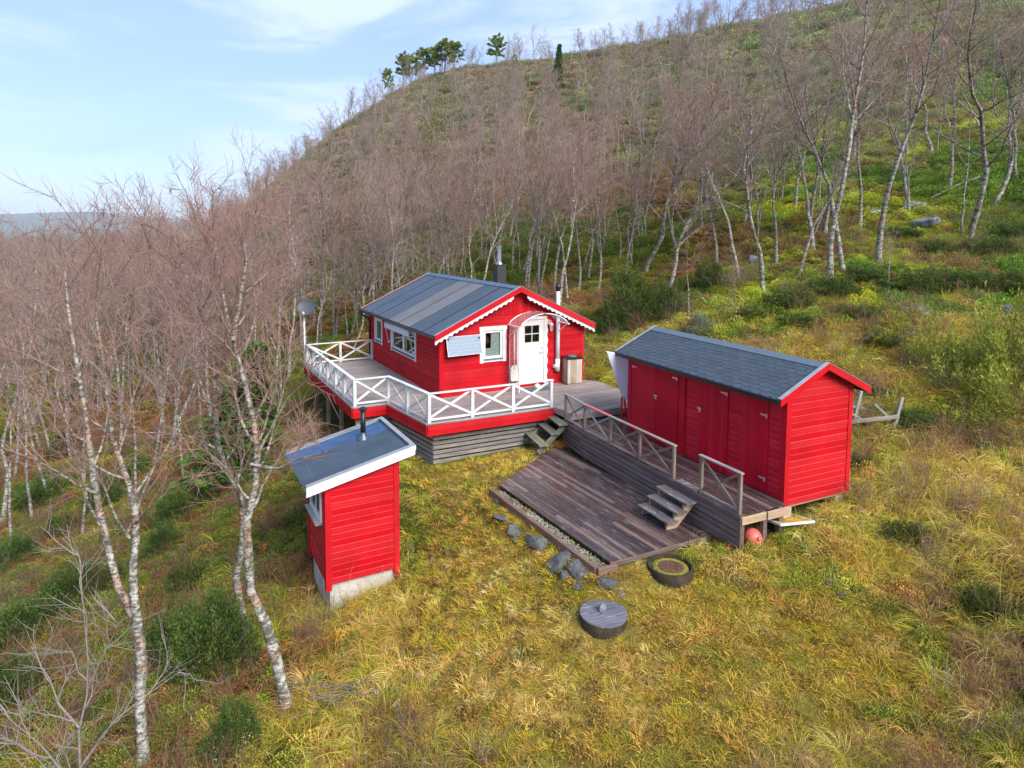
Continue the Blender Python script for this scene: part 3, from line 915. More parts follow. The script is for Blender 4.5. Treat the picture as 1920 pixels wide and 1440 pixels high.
# gutter and downpipe along the terrace side
V, Fc = [], []
for yy in (y0 + .02, y1 - .02):
    for i in range(9):
        a = math.pi * (1 + i / 8)
        V.append((RE - .085 + .06 * math.cos(a), yy, RZ - .035 + .06 * math.sin(a)))
    for i in range(8, -1, -1):
        a = math.pi * (1 + i / 8)
        V.append((RE - .085 + .05 * math.cos(a), yy, RZ - .03 + .05 * math.sin(a)))
Fc = [(i, i + 18, (i + 1) % 18 + 18, (i + 1) % 18) for i in range(18)] + [tuple(range(17, -1, -1)), tuple(range(18, 36))]
gut = add('gutter', mesh('gutter', V, Fc), 'black', cabin)
tube('downpipe', 'black', gut, [(RE - .085, y1 - .12, RZ - .08), (RE - .085, y1 - .12, RZ - .2), (-0.10, y1 - .34, RZ - .34), (-0.065, y1 - .36, RZ - .5), (-0.065, y1 - .36, 0.02)], 0.034, 10)
# chimney and flues
ch = box('chimney', 'chimney', cabin, 2.80, 3.14, 1.78, 2.12, 2.80, 3.72)
boxes('cap', 'chimney', ch, [(-.185, .185, -.185, .185, .46, .475)])
lathe('flue', 'steel', ch, [(0.12, 0.0), (0.085, 0.05), (0.08, 0.10), (0.08, 0.47), (0.105, 0.475), (0.105, 0.51), (0.07, 0.515), (0.07, 0.535), (0.11, 0.54), (0.11, 0.575), (0.075, 0.59), (0.10, 0.60), (0.10, 0.63)], 20, Matrix.Translation((0, 0, 0.47)))
vp = tube('vent_pipe', 'pipe_grey', cabin, [(3.97, -0.115, 0.42), (3.97, -0.115, 3.02)], 0.066, 16)
tube('cap', 'black', vp, [(3.97, -0.115, 2.97), (3.97, -0.115, 3.20)], 0.076, 16)
tube('collar', 'pipe_grey', vp, [(3.97, -0.115, 0.42), (3.97, -0.115, 0.80)], 0.078, 16)
tube('elbow', 'white', vp, [(3.90, -0.115, 0.58), (3.83, -0.13, 0.58)], 0.06, 12)
# solar panel in its own frame
sp = thing('solar_panel', 'blue-grey solar panel tilted out from the red gable wall beside the window', 'solar panel', (*cabw(0.69, -0.16), 1.50), CAB_YAW)
pan = box('panel', 'solar', sp, -.545, .545, -.012, .012, -.27, .27, (R(-14), 0, R(3)))
boxes('frame', 'zinc', pan, [(-.56, .56, -.02, .016, .27, .284), (-.56, .56, -.02, .016, -.284, -.27), (-.56, -.546, -.02, .016, -.27, .27), (.546, .56, -.02, .016, -.27, .27)])
for xx in (-.5, .5):
    beam('bracket', 'black', sp, (xx, .03, -.2), (xx, .135, -.2), .03, .03)
    beam('bracket', 'black', sp, (xx, -.02, .2), (xx, .135, .2), .03, .03)
# porch canopy, side screen
can = thing('door_canopy', 'arched milky plastic canopy over the white door', 'canopy', (*cabw(0, 0), 0), CAB_YAW)
def arch(x0, x1, z0, rise, n=18):
    return [(x0 + (x1 - x0) * i / n, z0 + rise * (1 - (2 * i / n - 1) ** 2) ** 0.75) for i in range(n + 1)]
A_ = arch(2.23, 3.97, 2.00, 0.36)
V = [(a, y, b) for y in (-0.03, -0.72) for a, b in A_]
n = len(A_)
add('sheet', mesh('sheet', V, [(i, i + 1, i + n + 1, i + n) for i in range(n - 1)], True), 'poly', can)
for y in (-0.035, -0.72):
    tube('arch_rib', 'white', can, [(a, y, b) for a, b in A_], 0.016, 6)
for xx in (2.23, 3.97):
    beam('side_rail', 'white', can, (xx, -0.03, 2.0), (xx, -0.74, 2.0), 0.05, 0.035)
    beam('strut', 'white', can, (xx, -0.05, 1.62), (xx, -0.62, 1.985), 0.025, 0.025)
scr = thing('side_screen', 'clear plastic wind screen in a thin white frame beside the door', 'screen', (*cabw(2.27, 0), 0), CAB_YAW)
boxes('sheet', 'acrylic', scr, [(-.003, .003, -.62, -.05, .12, 1.96)])
boxes('frame', 'white', scr, [(-.014, .014, -.65, -.622, .02, 1.98), (-.014, .014, -.05, -.036, .02, 1.98), (-.014, .014, -.622, -.05, .085, .115), (-.014, .014, -.622, -.05, 1.962, 1.985)])
sh_ = thing('snow_shovel', 'white plastic snow shovel leaning on the wall behind the clear screen', 'shovel', (*cabw(2.42, -0.12), 0.0), CAB_YAW)
V = []
for zz, ww, dy in ((0.26, .15, -.05), (.30, .17, -.02), (.5, .17, .0), (.66, .15, .02), (.74, .06, .03)):
    V += [(-ww, dy, zz), (-ww * .5, dy + .03, zz), (ww * .5, dy + .03, zz), (ww, dy, zz)]
bl = add('blade', mesh('blade', V, [(4 * i + j, 4 * i + j + 1, 4 * i + j + 5, 4 * i + j + 4) for i in range(4) for j in range(3)], True), 'white', sh_)
tube('shaft', 'pipe_grey', sh_, [(0, .05, .6), (-.01, .045, 1.75)], 0.016, 8)
tube('grip', 'pipe_grey', sh_, [(-.07, .045, 1.78), (.05, .045, 1.78)], 0.016, 8)
# wall lantern
ln = thing('wall_lantern', 'small white lantern on the wall right of the door', 'lantern', (*cabw(3.70, -0.03), 1.86), CAB_YAW)
lathe('body', 'white', ln, [(.02, -.14), (.035, -.12), (.055, .06), (.07, .065), (.03, .11), (.012, .14)], 8, Matrix.Translation((0, -.13, 0)), False)
boxes('pane', 'glass', ln, [(-.03, .03, -.188, -.184, -.08, .04)])
tube('arm', 'white', ln, [(0, .01, .14), (0, -.05, .2), (0, -.13, .17)], .009, 6)
boxes('backplate', 'white', ln, [(-.03, .03, 0, .012, .06, .2)])
bx_ = thing('wall_box', 'tiny red junction box between the window and the screen', 'box', (*cabw(2.185, -0.03), 1.72), CAB_YAW)
boxes('housing', 'red', bx_, [(-.035, .035, -.06, 0, -.07, .07)]); boxes('lid', 'red', bx_, [(-.03, .03, -.068, -.0605, -.06, .06)])
# awning over the side window
aw = thing('window_awning', 'folded white scalloped awning above the two-pane side window', 'awning', (*cabw(0, 0), 0), CAB_YAW)
tube('roller', 'white', aw, [(-.085, 2.0, 1.715), (-.085, 4.5, 1.715)], 0.045, 10)
val = [(1.98, 1.76)] + [(4.42, 1.76)] + [(4.42 - 2.44 * i / 72, 1.585 + 0.035 * abs(math.sin(i / 72 * math.pi * 9))) for i in range(73)]
V = [(-.215, a + .06, b - .12) for a, b in val[2:]] + [(-.21, 4.48 - 2.44 * i / 72, 1.66) for i in range(73)] + [(-.10, 4.48 - 2.44 * i / 72, 1.755) for i in range(73)]
Fc = [(i, i + 1, 73 + i + 1, 73 + i) for i in range(72)] + [(73 + i, 73 + i + 1, 146 + i + 1, 146 + i) for i in range(72)]
add('canvas', mesh('canvas', V, Fc), 'awning', aw)
tube('front_bar', 'white', aw, [(-.213, 2.02, 1.665), (-.213, 4.5, 1.665)], 0.014, 6)
for yy in (2.06, 4.44):
    tube('arm', 'white', aw, [(-.21, yy, 1.66), (-.08, yy, 0.98)], 0.013, 6)
    boxes('hinge', 'white', aw, [(-.09, -.024, yy - .02, yy + .02, .94, 1.02)])

# ================================================================== TERRACE
ter = thing('terrace_deck', 'grey-brown plank terrace around the cabin with red fascia and grey skirting', 'terrace', (*CAB_O, 0), CAB_YAW)
pw = 0.122
yy = -3.38
while yy < 6.55:
    for xa, xb in clip_x(DECK_POLY, yy + pw / 2):
        if xb - xa < 0.15: continue
        cuts = [xa]
        if xb - xa > 4.2: cuts.append(xa + (xb - xa) * rnd.uniform(0.35, 0.65))
        cuts.append(xb)
        for a, b in zip(cuts[:-1], cuts[1:]):
            box('plank', 'deck', ter, a + .002, b - .002, yy + .003, yy + pw - .004, -0.03, rnd.uniform(-.002, .002))
    yy += pw
EDGE = [(-2.5, 6.55), (-2.5, 0.18), (-1.55, 0.15), (-1.28, -2.22), (2.40, -2.36)]
def along(p, q, t): return (p[0] + (q[0] - p[0]) * t, p[1] + (q[1] - p[1]) * t)
def offs(p, q, d):
    dx, dy = q[0] - p[0], q[1] - p[1]; L = math.hypot(dx, dy)
    return (-dy / L * d, dx / L * d)
for p, q in zip(EDGE[:-1], EDGE[1:]):
    o = offs(p, q, -0.014)
    beam('edge_flashing', 'flash', ter, (p[0] + o[0], p[1] + o[1], -.016), (q[0] + o[0], q[1] + o[1], -.016), .034, .05)
    o = offs(p, q, -0.022)
    for k in range(2):
        zc = -.115 - .141 * k
        beam('fascia_board', 'red', ter, (p[0] + o[0], p[1] + o[1], zc), (q[0] + o[0], q[1] + o[1], zc), .026 - .006 * k, .137)
for p, q in (((2.40, -2.36), (2.40, -3.20)), ((2.40, -3.20), (5.1, -3.40)), ((5.25, -1.7), (5.35, -.45))):
    o = offs(p, q, -0.01)
    beam('edge_board', 'deck', ter, (p[0] + o[0], p[1] + o[1], -.095), (q[0] + o[0], q[1] + o[1], -.095), .028, .13)
def skirt(parent, p, q, ztop, mat, fr, bh=0.092, gap=0.030, deep=0.12, nmax=14, zmin=None):
    n = 5
    gr = [gz(*fr(*along(p, q, i / n))) for i in range(n + 1)]
    lo = min(gr) - deep if zmin is None else zmin
    z = ztop
    k = 0
    while z - bh > lo - bh * 0.6 and k < nmax:
        zm = z - bh / 2
        # keep the stretch that stands above the soil
        ts = [i / n for i in range(n + 1) if gr[i] - 0.10 < z]
        if ts:
            a, b = along(p, q, max(0, min(ts) - .05)), along(p, q, min(1, max(ts) + .05))
            jz = rnd.uniform(-.006, .006)
            beam('skirt_board', mat, parent, (*a, zm + jz), (*b, zm + rnd.uniform(-.006, .006)), .024, bh)
        z -= bh + gap
        k += 1
SK = [(-2.25, 0.42), (-1.32, 0.40), (-1.02, -1.98), (2.36, -2.12)]
for p, q in zip(SK[:-1], SK[1:]):
    skirt(ter, p, q, -.32, 'skirt', cabw)
for p in [(-2.3, 5.6), (-2.3, 3.9), (-2.3, 2.2), (-2.3, .46), (-1.2, .56), (-.88, -1.84), (.4, -1.88), (2.2, -1.95), (-.95, 2.), (-.95, 4.5), (2.5, -3.0), (4.6, -3.2)]:
    g = gz(*cabw(*p))
    boxes('support_post', 'joist', ter, [(p[0] - .05, p[0] + .05, p[1] - .05, p[1] + .05, g - .2, -.033)])
for yq in (-3.0, -2.0, -1.0, -.1):
    beam('joist', 'joist', ter, ((2.45 if yq < -2.3 else -1.2), yq, -.11), (5.0, yq, -.11), .048, .14)
for yq in (.45, 2.2, 3.9, 5.6, 6.4):
    beam('joist', 'joist', ter, (-2.44, yq, -.11), (-.02, yq, -.11), .048, .14)

def railing(root, segs, mat, H, toprail=(0.115, 0.028), post=0.085, z0=0.0, br=(0.028, 0.06), corner=True, bot=0.07):
    """segs: list of (p, q, bays). posts, top rail, bottom rail and crossed braces"""
    done = set()
    for p, q, nb in segs:
        d = math.hypot(q[0] - p[0], q[1] - p[1])
        ux, uy = (q[0] - p[0]) / d, (q[1] - p[1]) / d
        for i in range(nb + 1):
            a = along(p, q, i / nb)
            key = (round(a[0], 2), round(a[1], 2))
            if key not in done:
                done.add(key)
                beam('post', mat, root, (*a, z0 - .04), (*a, z0 + H - toprail[1]), post, post, (ux, uy, 0))
        ext = .05
        beam('top_rail', mat, root, (p[0] - ux * ext, p[1] - uy * ext, z0 + H - toprail[1] / 2), (q[0] + ux * ext, q[1] + uy * ext, z0 + H - toprail[1] / 2 + rnd.uniform(-.004, .004)), toprail[0], toprail[1])
        for i in range(nb):
            a, b = along(p, q, i / nb), along(p, q, (i + 1) / nb)
            h = post / 2
            a2, b2 = (a[0] + ux * h, a[1] + uy * h), (b[0] - ux * h, b[1] - uy * h)
            if bot: beam('bottom_rail', mat, root, (*a2, z0 + bot), (*b2, z0 + bot), .034, .055)
            zl, zh = z0 + (bot + .05 if bot else .06), z0 + H - toprail[1] - .02
            n_ = (-uy * .018, ux * .018)
            beam('brace', mat, root, (a2[0] + n_[0], a2[1] + n_[1], zl), (b2[0] + n_[0], b2[1] + n_[1], zh), *br)
            beam('brace', mat, root, (a2[0] - n_[0], a2[1] - n_[1], zh), (b2[0] - n_[0], b2[1] - n_[1], zl), *br)

def inset(p, m=(0.06, 0.06)): return (p[0] + m[0], p[1] + m[1])
RP = [(0 - .06, 6.45), (-2.43, 6.45), (-2.43, 0.24), (-1.48, 0.21), (-1.21, -2.15), (2.34, -2.29)]
rl = thing('terrace_railing', 'white cross-braced wooden railing around the cabin terrace', 'railing', (*CAB_O, 0), CAB_YAW)
railing(rl, [(RP[0], RP[1], 2), (RP[1], RP[2], 6), (RP[2], RP[3], 1), (RP[3], RP[4], 2), (RP[4], RP[5], 3)], 'white_worn', 0.755)

# mat, bin, dish
dm = thing('door_mat', 'dark rubber mat lying in front of the white door', 'mat', (*cabw(3.05, -0.42), 0.004), CAB_YAW)
boxes('base', 'mat', dm, [(-.48, .48, -.26, .26, 0, .012)])
boxes('rib', 'mat', dm, [(-.46 + .092 * i, -.40 + .092 * i, -.24, .24, .0125, .02) for i in range(10)])
cup = thing('white_bowl', 'small white bowl upside down on the door mat', 'bowl', (*cabw(3.12, -0.30), 0.026), 0)
lathe('shell', 'white', cup, [(.10, 0), (.10, .03), (.085, .07), (.05, .09), (.02, .095)], 20)
lathe('foot', 'white', cup, [(.045, .094), (.045, .105), (.03, .106)], 16)
bn = thing('waste_bin', 'wooden slatted bin with black lid standing by the cabin corner', 'bin', (*cabw(4.42, -0.27), 0), CAB_YAW - R(8))
for s in (-1, 1):
    for i in range(5):
        a = -.25 + .1 * i
        boxes('slat', 'bin_wood', bn, [(a + .002, a + .098, s * .21 - .011, s * .21 + .011, .05, .82)])
        if i < 4: boxes('slat', 'bin_wood', bn, [(s * .25 - .012, s * .25 + .012, -.197 + .0985 * i + .001, -.197 + .0985 * i + .097, .05, .82)])
boxes('base', 'joist', bn, [(-.23, .23, -.19, .19, 0.0, .05)])
boxes('liner', 'black', bn, [(-.234, .234, -.192, .192, .06, .80)])
lid = boxes('lid', 'black', bn, [(-.285, .285, -.245, .245, .822, .862)])
lathe('hatch', 'mat', lid, [(.15, .863), (.155, .875), (.14, .90), (.06, .92), (.01, .922)], 24, Matrix.Translation((0.0, 0, 0)))
dsx, dsy = cabw(-2.50, 6.52)
sd = thing('satellite_dish', 'grey satellite dish on a white pole at the terrace corner', 'satellite dish', (dsx, dsy, 0), CAB_YAW)
tube('pole', 'pipe_grey', sd, [(0, 0, -.25), (0, 0, 1.85)], .032, 10)
mwd = Matrix.Translation((.08, -.10, 2.06)) @ Matrix.Rotation(R(-28), 4, 'Z') @ Matrix.Rotation(R(62), 4, 'X')
lathe('reflector', 'dish', sd, [(0.02, .01), (.10, .015), (.19, .033), (.26, .06), (.305, .085), (.307, .078), (.26, .05), (.19, .023), (.10, .004), (.02, 0)], 28, mwd)
tube('feed_arm', 'zinc', sd, [(.03, -.05, 1.78), (-.12, -.52, 1.92)], .014, 6)
lathe('feed', 'white', sd, [(.035, 0), (.04, .05), (.03, .1)], 12, Matrix.Translation((-.12, -.52, 1.92)) @ Matrix.Rotation(R(-70), 4, 'X'))
boxes('bracket', 'zinc', sd, [(-.05, .05, -.08, .05, 1.78, 1.88)])

# ================================================================== SHED
shed = thing('storage_shed', 'long red storage shed with hexagonal felt shingles and padlocked doors', 'shed', (*SH_O, 0), SH_YAW)
SB, SZE, SZR, SE, SG = -0.30, 1.80, 2.36, 0.33, 0.16
SS = (SZR - SZE) / (SH_W / 2 + SE)
def sroof(x): return SZE + SS * (x + SE) if x <= SH_W / 2 else SZE + SS * (SH_W + SE - x)
boxes('wall', 'red_sky_tint', shed, [(0.0, .06, 0.02, SH_L - .02, SB + .02, 1.88), (SH_W - .06, SH_W, 0.02, SH_L - .02, SB + .02, 1.88), (.06, SH_W - .06, 0.0, .06, SB + .02, 1.88), (.06, SH_W - .06, SH_L - .06, SH_L, SB + .02, 1.88)])
for yy in (0.0, SH_L - .06):
    prism('gable_wall', 'red', shed, [(0.02, 1.88), (SH_W - .02, 1.88), (SH_W / 2, sroof(SH_W / 2) - .07)], .06, Matrix.Translation((0, yy, 0)))
boxes('floor', 'joist', shed, [(0.02, SH_W - .02, 0.0, SH_L, SB - .05, SB + .0195)])
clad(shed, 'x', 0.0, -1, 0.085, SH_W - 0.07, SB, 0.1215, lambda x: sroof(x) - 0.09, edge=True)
clad(shed, 'x', SH_L, 1, 0.07, SH_W - 0.07, SB, 0.1215, lambda x: sroof(x) - 0.09)
clad(shed, 'y', SH_W, 1, 0.07, SH_L - 0.07, SB, 0.1215, lambda y: 1.86)
boxes('corner_board', 'red', shed, [(-.03, .085, -.042, -.002, SB - .02, 1.90)])
boxes('corner_board', 'red', shed, [(SH_W - .07, SH_W + .040, -.042, .07, SB - .02, 1.90)])
boxes('corner_board', 'red_sky_tint', shed, [(-.034, -.002, SH_L - .10, SH_L + .03, SB + .10, 1.80)])
boxes('corner_board', 'red_sky_tint', shed, [(-.034, -.002, 0.0, .075, SB + .10, 1.80)])
boxes('corner_board', 'red', shed, [(SH_W - .07, SH_W + .034, SH_L - .07, SH_L + .034, SB, 1.86)])
# front: doors and cladding strips
ztp, zbt = 1.70, -0.185
for a0, a1 in ((2.30, 2.72), (1.06, 1.42), (0.08, 0.37)):
    clad(shed, 'y', 0.0, -1, a0, a1, zbt - .02, 0.1215, lambda y: 1.80, (), 'red_sky_tint', 0.020, True)
boxes('batten', 'red', shed, [(-.06, -.002, 2.73, 2.90, zbt - .02, 1.78)])
boxes('batten', 'red_sky_tint', shed, [(-.03, -.002, 2.91, 2.97, zbt - .02, 1.78)])
boxes('head_board', 'red_sky_tint', shed, [(-.028, -.002, 2.98, SH_L - .11, ztp + .004, 1.82)])
dl = boxes('door', 'red_sky_tint', shed, [(-.040, -.004, 3.795, 4.75, zbt, ztp)])
dr = boxes('door', 'red_sky_tint', shed, [(-.037, -.004, 2.99, 3.78, zbt, ztp)])
def plank_door(a0, a1):
    root = boxes('door', 'red_sky_tint', shed, [(-.012, -.003, a0, a1, zbt, ztp)])
    n = round((a1 - a0) / .105)
    for i in range(n):
        b0, b1 = a0 + (a1 - a0) * i / n, a0 + (a1 - a0) * (i + 1) / n
        boxes('plank', 'red_sky_tint', root, [(-.036 - rnd.uniform(0, .003), -.0125, b0 + .003, b1 - .003, zbt + rnd.uniform(0, .01), ztp - .003)])
    return root
d2 = plank_door(1.43, 2.29)
d3 = plank_door(.38, 1.05)
def strap(parent, y, z, L=.16, sg=1):
    boxes('hinge', 'zinc', parent, [(-.048, -.040, y, y + sg * L, z - .016, z + .016) if sg > 0 else (-.048, -.040, y - L, y, z - .016, z + .016),
                                    (-.056, -.0405, y - .018, y + .018, z - .045, z + .03)])
def hasp(parent, y, z):
    h = boxes('hasp', 'zinc', parent, [(-.05, -.040, y - .06, y + .06, z - .018, z + .018)])
    boxes('padlock', 'zinc', h, [(-.075, -.0505, y - .05, y - .012, z - .075, z - .01)])
strap(dl, 4.70, 1.46, .14, -1); strap(dr, 3.02, 1.49, .16, 1)
hasp(dr, 3.78, .92)
strap(d2, 1.47, 1.50, .17, 1); hasp(d2, 2.27, 1.0)
strap(d3, .42, 1.32, .15, 1); strap(d3, .42, .08, .15, 1)
# roof
sy0, sy1 = -SG, SH_L + SG
for s in (0, 1):
    def rp(x, dz=0.0): return (x if s == 0 else SH_W - x, SZE + SS * (x + SE) + dz)
    prism('roof_deck', 'felt' if s else 'joist', shed, [rp(-SE, -.022), rp(SH_W / 2, -.022), rp(SH_W / 2, -.06), rp(-SE, -.06)], sy1 - sy0 - .01, Matrix.Translation((0, sy0 + .005, 0)))
    prism('eave_board', 'black', shed, [rp(-SE - .012, -.006), rp(-SE + .02, -.006), rp(-SE + .02, -.105), rp(-SE - .012, -.105)], sy1 - sy0 - .002, Matrix.Translation((0, sy0 + .001, 0)))
slope_len = math.hypot(SH_W / 2 + SE, SZR - SZE)
ang = math.atan2(SZR - SZE, SH_W / 2 + SE)
rows, tabw = 11, 0.245
rh = slope_len / rows
hexp = [(-tabw / 2 + .003, rh * 1.25), (-tabw / 2 + .003, rh * .42), (-tabw / 4, 0), (tabw / 4, 0), (tabw / 2 - .003, rh * .42), (tabw / 2 - .003, rh * 1.25)]
shingle_cache = {}
for s in (0, 1):
    if s == 1:
        prism('felt_sheet', 'felt', shed, [(SH_W - (-SE - .02), SZE - .02 * SS - .021), (SH_W / 2, SZR - .021), (SH_W / 2, SZR - .004), (SH_W + SE + .02, SZE - .02 * SS - .004)], sy1 - sy0, Matrix.Translation((0, sy0, 0)))
        continue
    base_sheet = prism('felt_sheet', 'felt', shed, [(-SE - .02, SZE - .02 * SS - .0215), (SH_W / 2, SZR - .0215), (SH_W / 2, SZR - .012), (-SE - .02, SZE - .02 * SS - .012)], sy1 - sy0, Matrix.Translation((0, sy0, 0)))
    for r_ in range(rows):
        yc = sy0 + (0.0 if r_ % 2 else tabw / 2)
        while yc - tabw / 2 < sy1 - .02:
            lo, hi = max(yc - tabw / 2 + .002, sy0 + .012), min(yc + tabw / 2 - .002, sy1 - .012)
            if hi - lo > .03:
                key = (round(lo - yc, 3), round(hi - yc, 3))
                if key not in shingle_cache:
                    pts = []
                    def zed(a):
                        a = abs(a)
                        return 0.0 if a <= tabw / 4 else rh * .36 * (a - tabw / 4) / (tabw / 4)
                    xs_ = sorted({key[0], key[1], *[v for v in (-tabw / 4, tabw / 4) if key[0] < v < key[1]]})
                    pts = [(a, zed(a)) for a in xs_] + [(xs_[-1], rh * 1.2), (xs_[0], rh * 1.2)]
                    nP = len(pts)
                    V = [(a, b, 0.0) for a, b in pts] + [(a, b, .007 if b < rh else .001) for a, b in pts]
                    Fc = [tuple(range(nP - 1, -1, -1)), tuple(range(nP, 2 * nP))] + [(i, (i + 1) % nP, (i + 1) % nP + nP, i + nP) for i in range(nP)]
                    shingle_cache[key] = mesh('shingle', V, Fc)
                # local a along +Y of shed, local b up the slope
                ex, ey, ez = Vector((0, 1, 0)), Vector((math.cos(ang), 0, math.sin(ang))), Vector((-math.sin(ang), 0, math.cos(ang)))
                ex = -ex
                mw = Matrix.Translation(Vector((-SE - .02, yc, SZE - .02 * SS - .012)) + ey * (rh * r_ + rnd.uniform(-.004, .004)) + ez * (.0015 + rnd.uniform(0, .0015))) @ Matrix((ex, ey, ez)).transposed().to_4x4()
                if key[0] != -key[1]:
                    mw = mw @ Matrix.Scale(-1, 4, (1, 0, 0)) if False else mw
                    k2 = (round(-(hi - yc), 3), round(-(lo - yc), 3))
                    if k2 not in shingle_cache:
                        xs_ = sorted({k2[0], k2[1], *[v for v in (-tabw / 4, tabw / 4) if k2[0] < v < k2[1]]})
                        zed = lambda a: 0.0 if abs(a) <= tabw / 4 else rh * .36 * (abs(a) - tabw / 4) / (tabw / 4)
                        pts = [(a, zed(a)) for a in xs_] + [(xs_[-1], rh * 1.2), (xs_[0], rh * 1.2)]
                        nP = len(pts)
                        V = [(a, b, 0.0) for a, b in pts] + [(a, b, .007 if b < rh else .001) for a, b in pts]
                        Fc = [tuple(range(nP - 1, -1, -1)), tuple(range(nP, 2 * nP))] + [(i, (i + 1) % nP, (i + 1) % nP + nP, i + nP) for i in range(nP)]
                        shingle_cache[k2] = mesh('shingle', V, Fc)
                    key = k2
                add('shingle', shingle_cache[key], 'felt', base_sheet, Matrix.Translation((0, -sy0, 0)) @ mw)
            yc += tabw
prism('ridge_cap', 'felt_ridge', shed, [(SH_W / 2, SZR + .014), (SH_W / 2 + .16, sroof(SH_W / 2 + .16) + .012), (SH_W / 2 + .16, sroof(SH_W / 2 + .16) + .002), (SH_W / 2, SZR + .004), (SH_W / 2 - .16, sroof(SH_W / 2 - .16) + .002), (SH_W / 2 - .16, sroof(SH_W / 2 - .16) + .012)], sy1 - sy0 - .05, Matrix.Translation((0, sy0 + .025, 0)))
for end, yb in ((0, sy0 - .026), (1, sy1 + .002)):
    for s in (0, 1):
        def q(x, dz): return (x if s == 0 else SH_W - x, SZE + SS * (x + SE) + dz)
        prism('barge_board', 'red', shed, [q(-SE - .03, .02), q(SH_W / 2, .02), q(SH_W / 2, -.115), q(-SE - .03, -.115)], .024, Matrix.Translation((0, yb, 0)))
        prism('barge_flashing', 'flash', shed, [q(-SE - .03, .023), q(SH_W / 2, .023), q(SH_W / 2, .033), q(-SE - .03, .033)], .085, Matrix.Translation((0, yb - .006 if end == 0 else yb - .055, 0)))
for px_, py_ in ((.15, .12), (SH_W - .15, .12), (.15, 2.4), (SH_W - .15, 2.4), (.15, SH_L - .12), (SH_W - .15, SH_L - .12)):
    g = gz(*shw(px_, py_))
    boxes('pier', 'concrete', shed, [(px_ - .1, px_ + .1, py_ - .1, py_ + .1, g - .15, SB - .055)])

# white wedge sheet on red legs behind the shed's far end
ws = thing('white_screen', 'tapered white sheet on red legs beyond the end of the storage shed', 'screen', (*shw(0, SH_L + .16), 0), SH_YAW)
prism('sheet', 'milk_sheet', ws, [(-.60, 1.80), (.10, 1.66), (.10, .47), (-.10, .57)], .012)
for a, b in (((-.10, .60), (-.10, -.2)), ((-.03, .58), (.10, -.2))):
    beam('leg', 'red', ws, (a[0], .03, a[1]), (b[0], .03, b[1]), .035, .05)
beam('edge_rail', 'white', ws, (-.62, .02, 1.81), (.10, .02, 1.665), .02, .02)

# ================================================================== SHED DECK
sdk = thing('shed_deck', 'raised dark-brown plank walkway along the doors of the storage shed', 'deck', (*SH_O, 0), SH_YAW)
ZD = -0.20
def planks_y(root, poly, z, pw, mat, gap=.005, seg=2.6, x0=None, thick=.03, rndz=.003):
    sw = [(b, a) for a, b in poly]          # clip along y for constant x
    x = min(p[0] for p in poly) if x0 is None else x0
    xm = max(p[0] for p in poly)
    while x < xm - .01:
        w = min(pw, xm - x)
        for ya, yb in clip_x(sw, x + w / 2):
            y = ya
            first = rnd.uniform(.4, 1) * seg
            while y < yb - .05:
                ye = min(yb, y + first); first = seg * rnd.uniform(.8, 1.2)
                if yb - ye < .4: ye = yb
                beam('plank', mat, root, (x + w / 2, y + .002, z - thick / 2 + rnd.uniform(-rndz, 0)), (x + w / 2, ye - .002, z - thick / 2 + rnd.uniform(-rndz, 0)), w - gap, thick)
                y = ye
        x += pw
planks_y(sdk, [(-1.20, -0.14), (-1.20, 5.18), (-1.08, 6.30), (-.04, 6.75), (-.04, -.10)], ZD, .118, 'dark_deck')
boxes('plank', 'dark_deck', sdk, [(-.038, .6, SH_L + .06, SH_L + 1.6, ZD - .03, ZD - .002)])
for p, q in (((-1.225, -.16), (-1.225, 5.19)), ((-1.225, 5.19), (-1.10, 6.32))):
    skirt(sdk, p, q, ZD - .004, 'dark_skirt', shw, .090, .017, .1, 6, -.82)
beam('end_joist', 'joist', sdk, (-1.2, -.165, ZD - .10), (-.62, -.165, ZD - .10), .045, .14)
beam('end_joist', 'joist', sdk, (-.60, -.185, ZD - .10), (-.04, -.185, ZD - .10), .045, .15)
for yq in (.6, 1.8, 3.0, 4.2, 5.4):
    beam('joist', 'joist', sdk, (-1.19, yq, ZD - .10), (-.05, yq, ZD - .10), .045, .13)
for p in [(-1.15, -.10), (-.62, -.12), (-1.15, 2.0), (-1.15, 4.0), (-1.13, 5.1), (-.3, 3), (-1.02, 6.1), (-.5, 6.3), (-.2, -.1)]:
    g = gz(*shw(*p))
    boxes('support_post', 'dark_skirt', sdk, [(p[0] - .045, p[0] + .045, p[1] - .045, p[1] + .045, g - .2, ZD - .034)])
boxes('end_trim', 'dark_skirt', sdk, [(-1.262, -1.238, -.20, -.165, -1.0, ZD - .01)])
r2 = thing('walkway_railing', 'weathered brown cross-braced railing with a faded pink stretch of top rail', 'railing', (*SH_O, 0), SH_YAW)
railing(r2, [((-1.06, 6.26), (-1.15, 5.16), 1), ((-1.15, 5.16), (-1.15, 1.74), 3)], 'rail_wood', .70, (.085, .03), .062, ZD, (.024, .05), True, .035)
beam('top_rail_board', 'buoy', r2, (-1.15, 5.1, ZD + .7015), (-1.15, 4.05, ZD + .7015), .075, .003)
r3 = thing('walkway_railing', 'short single-bay brown railing at the open end of the walkway', 'railing', (*SH_O, 0), SH_YAW)
railing(r3, [((-1.15, .93), (-1.15, -.06), 1)], 'rail_wood', .75, (.085, .03), .066, ZD, (.024, .05), True, .03)
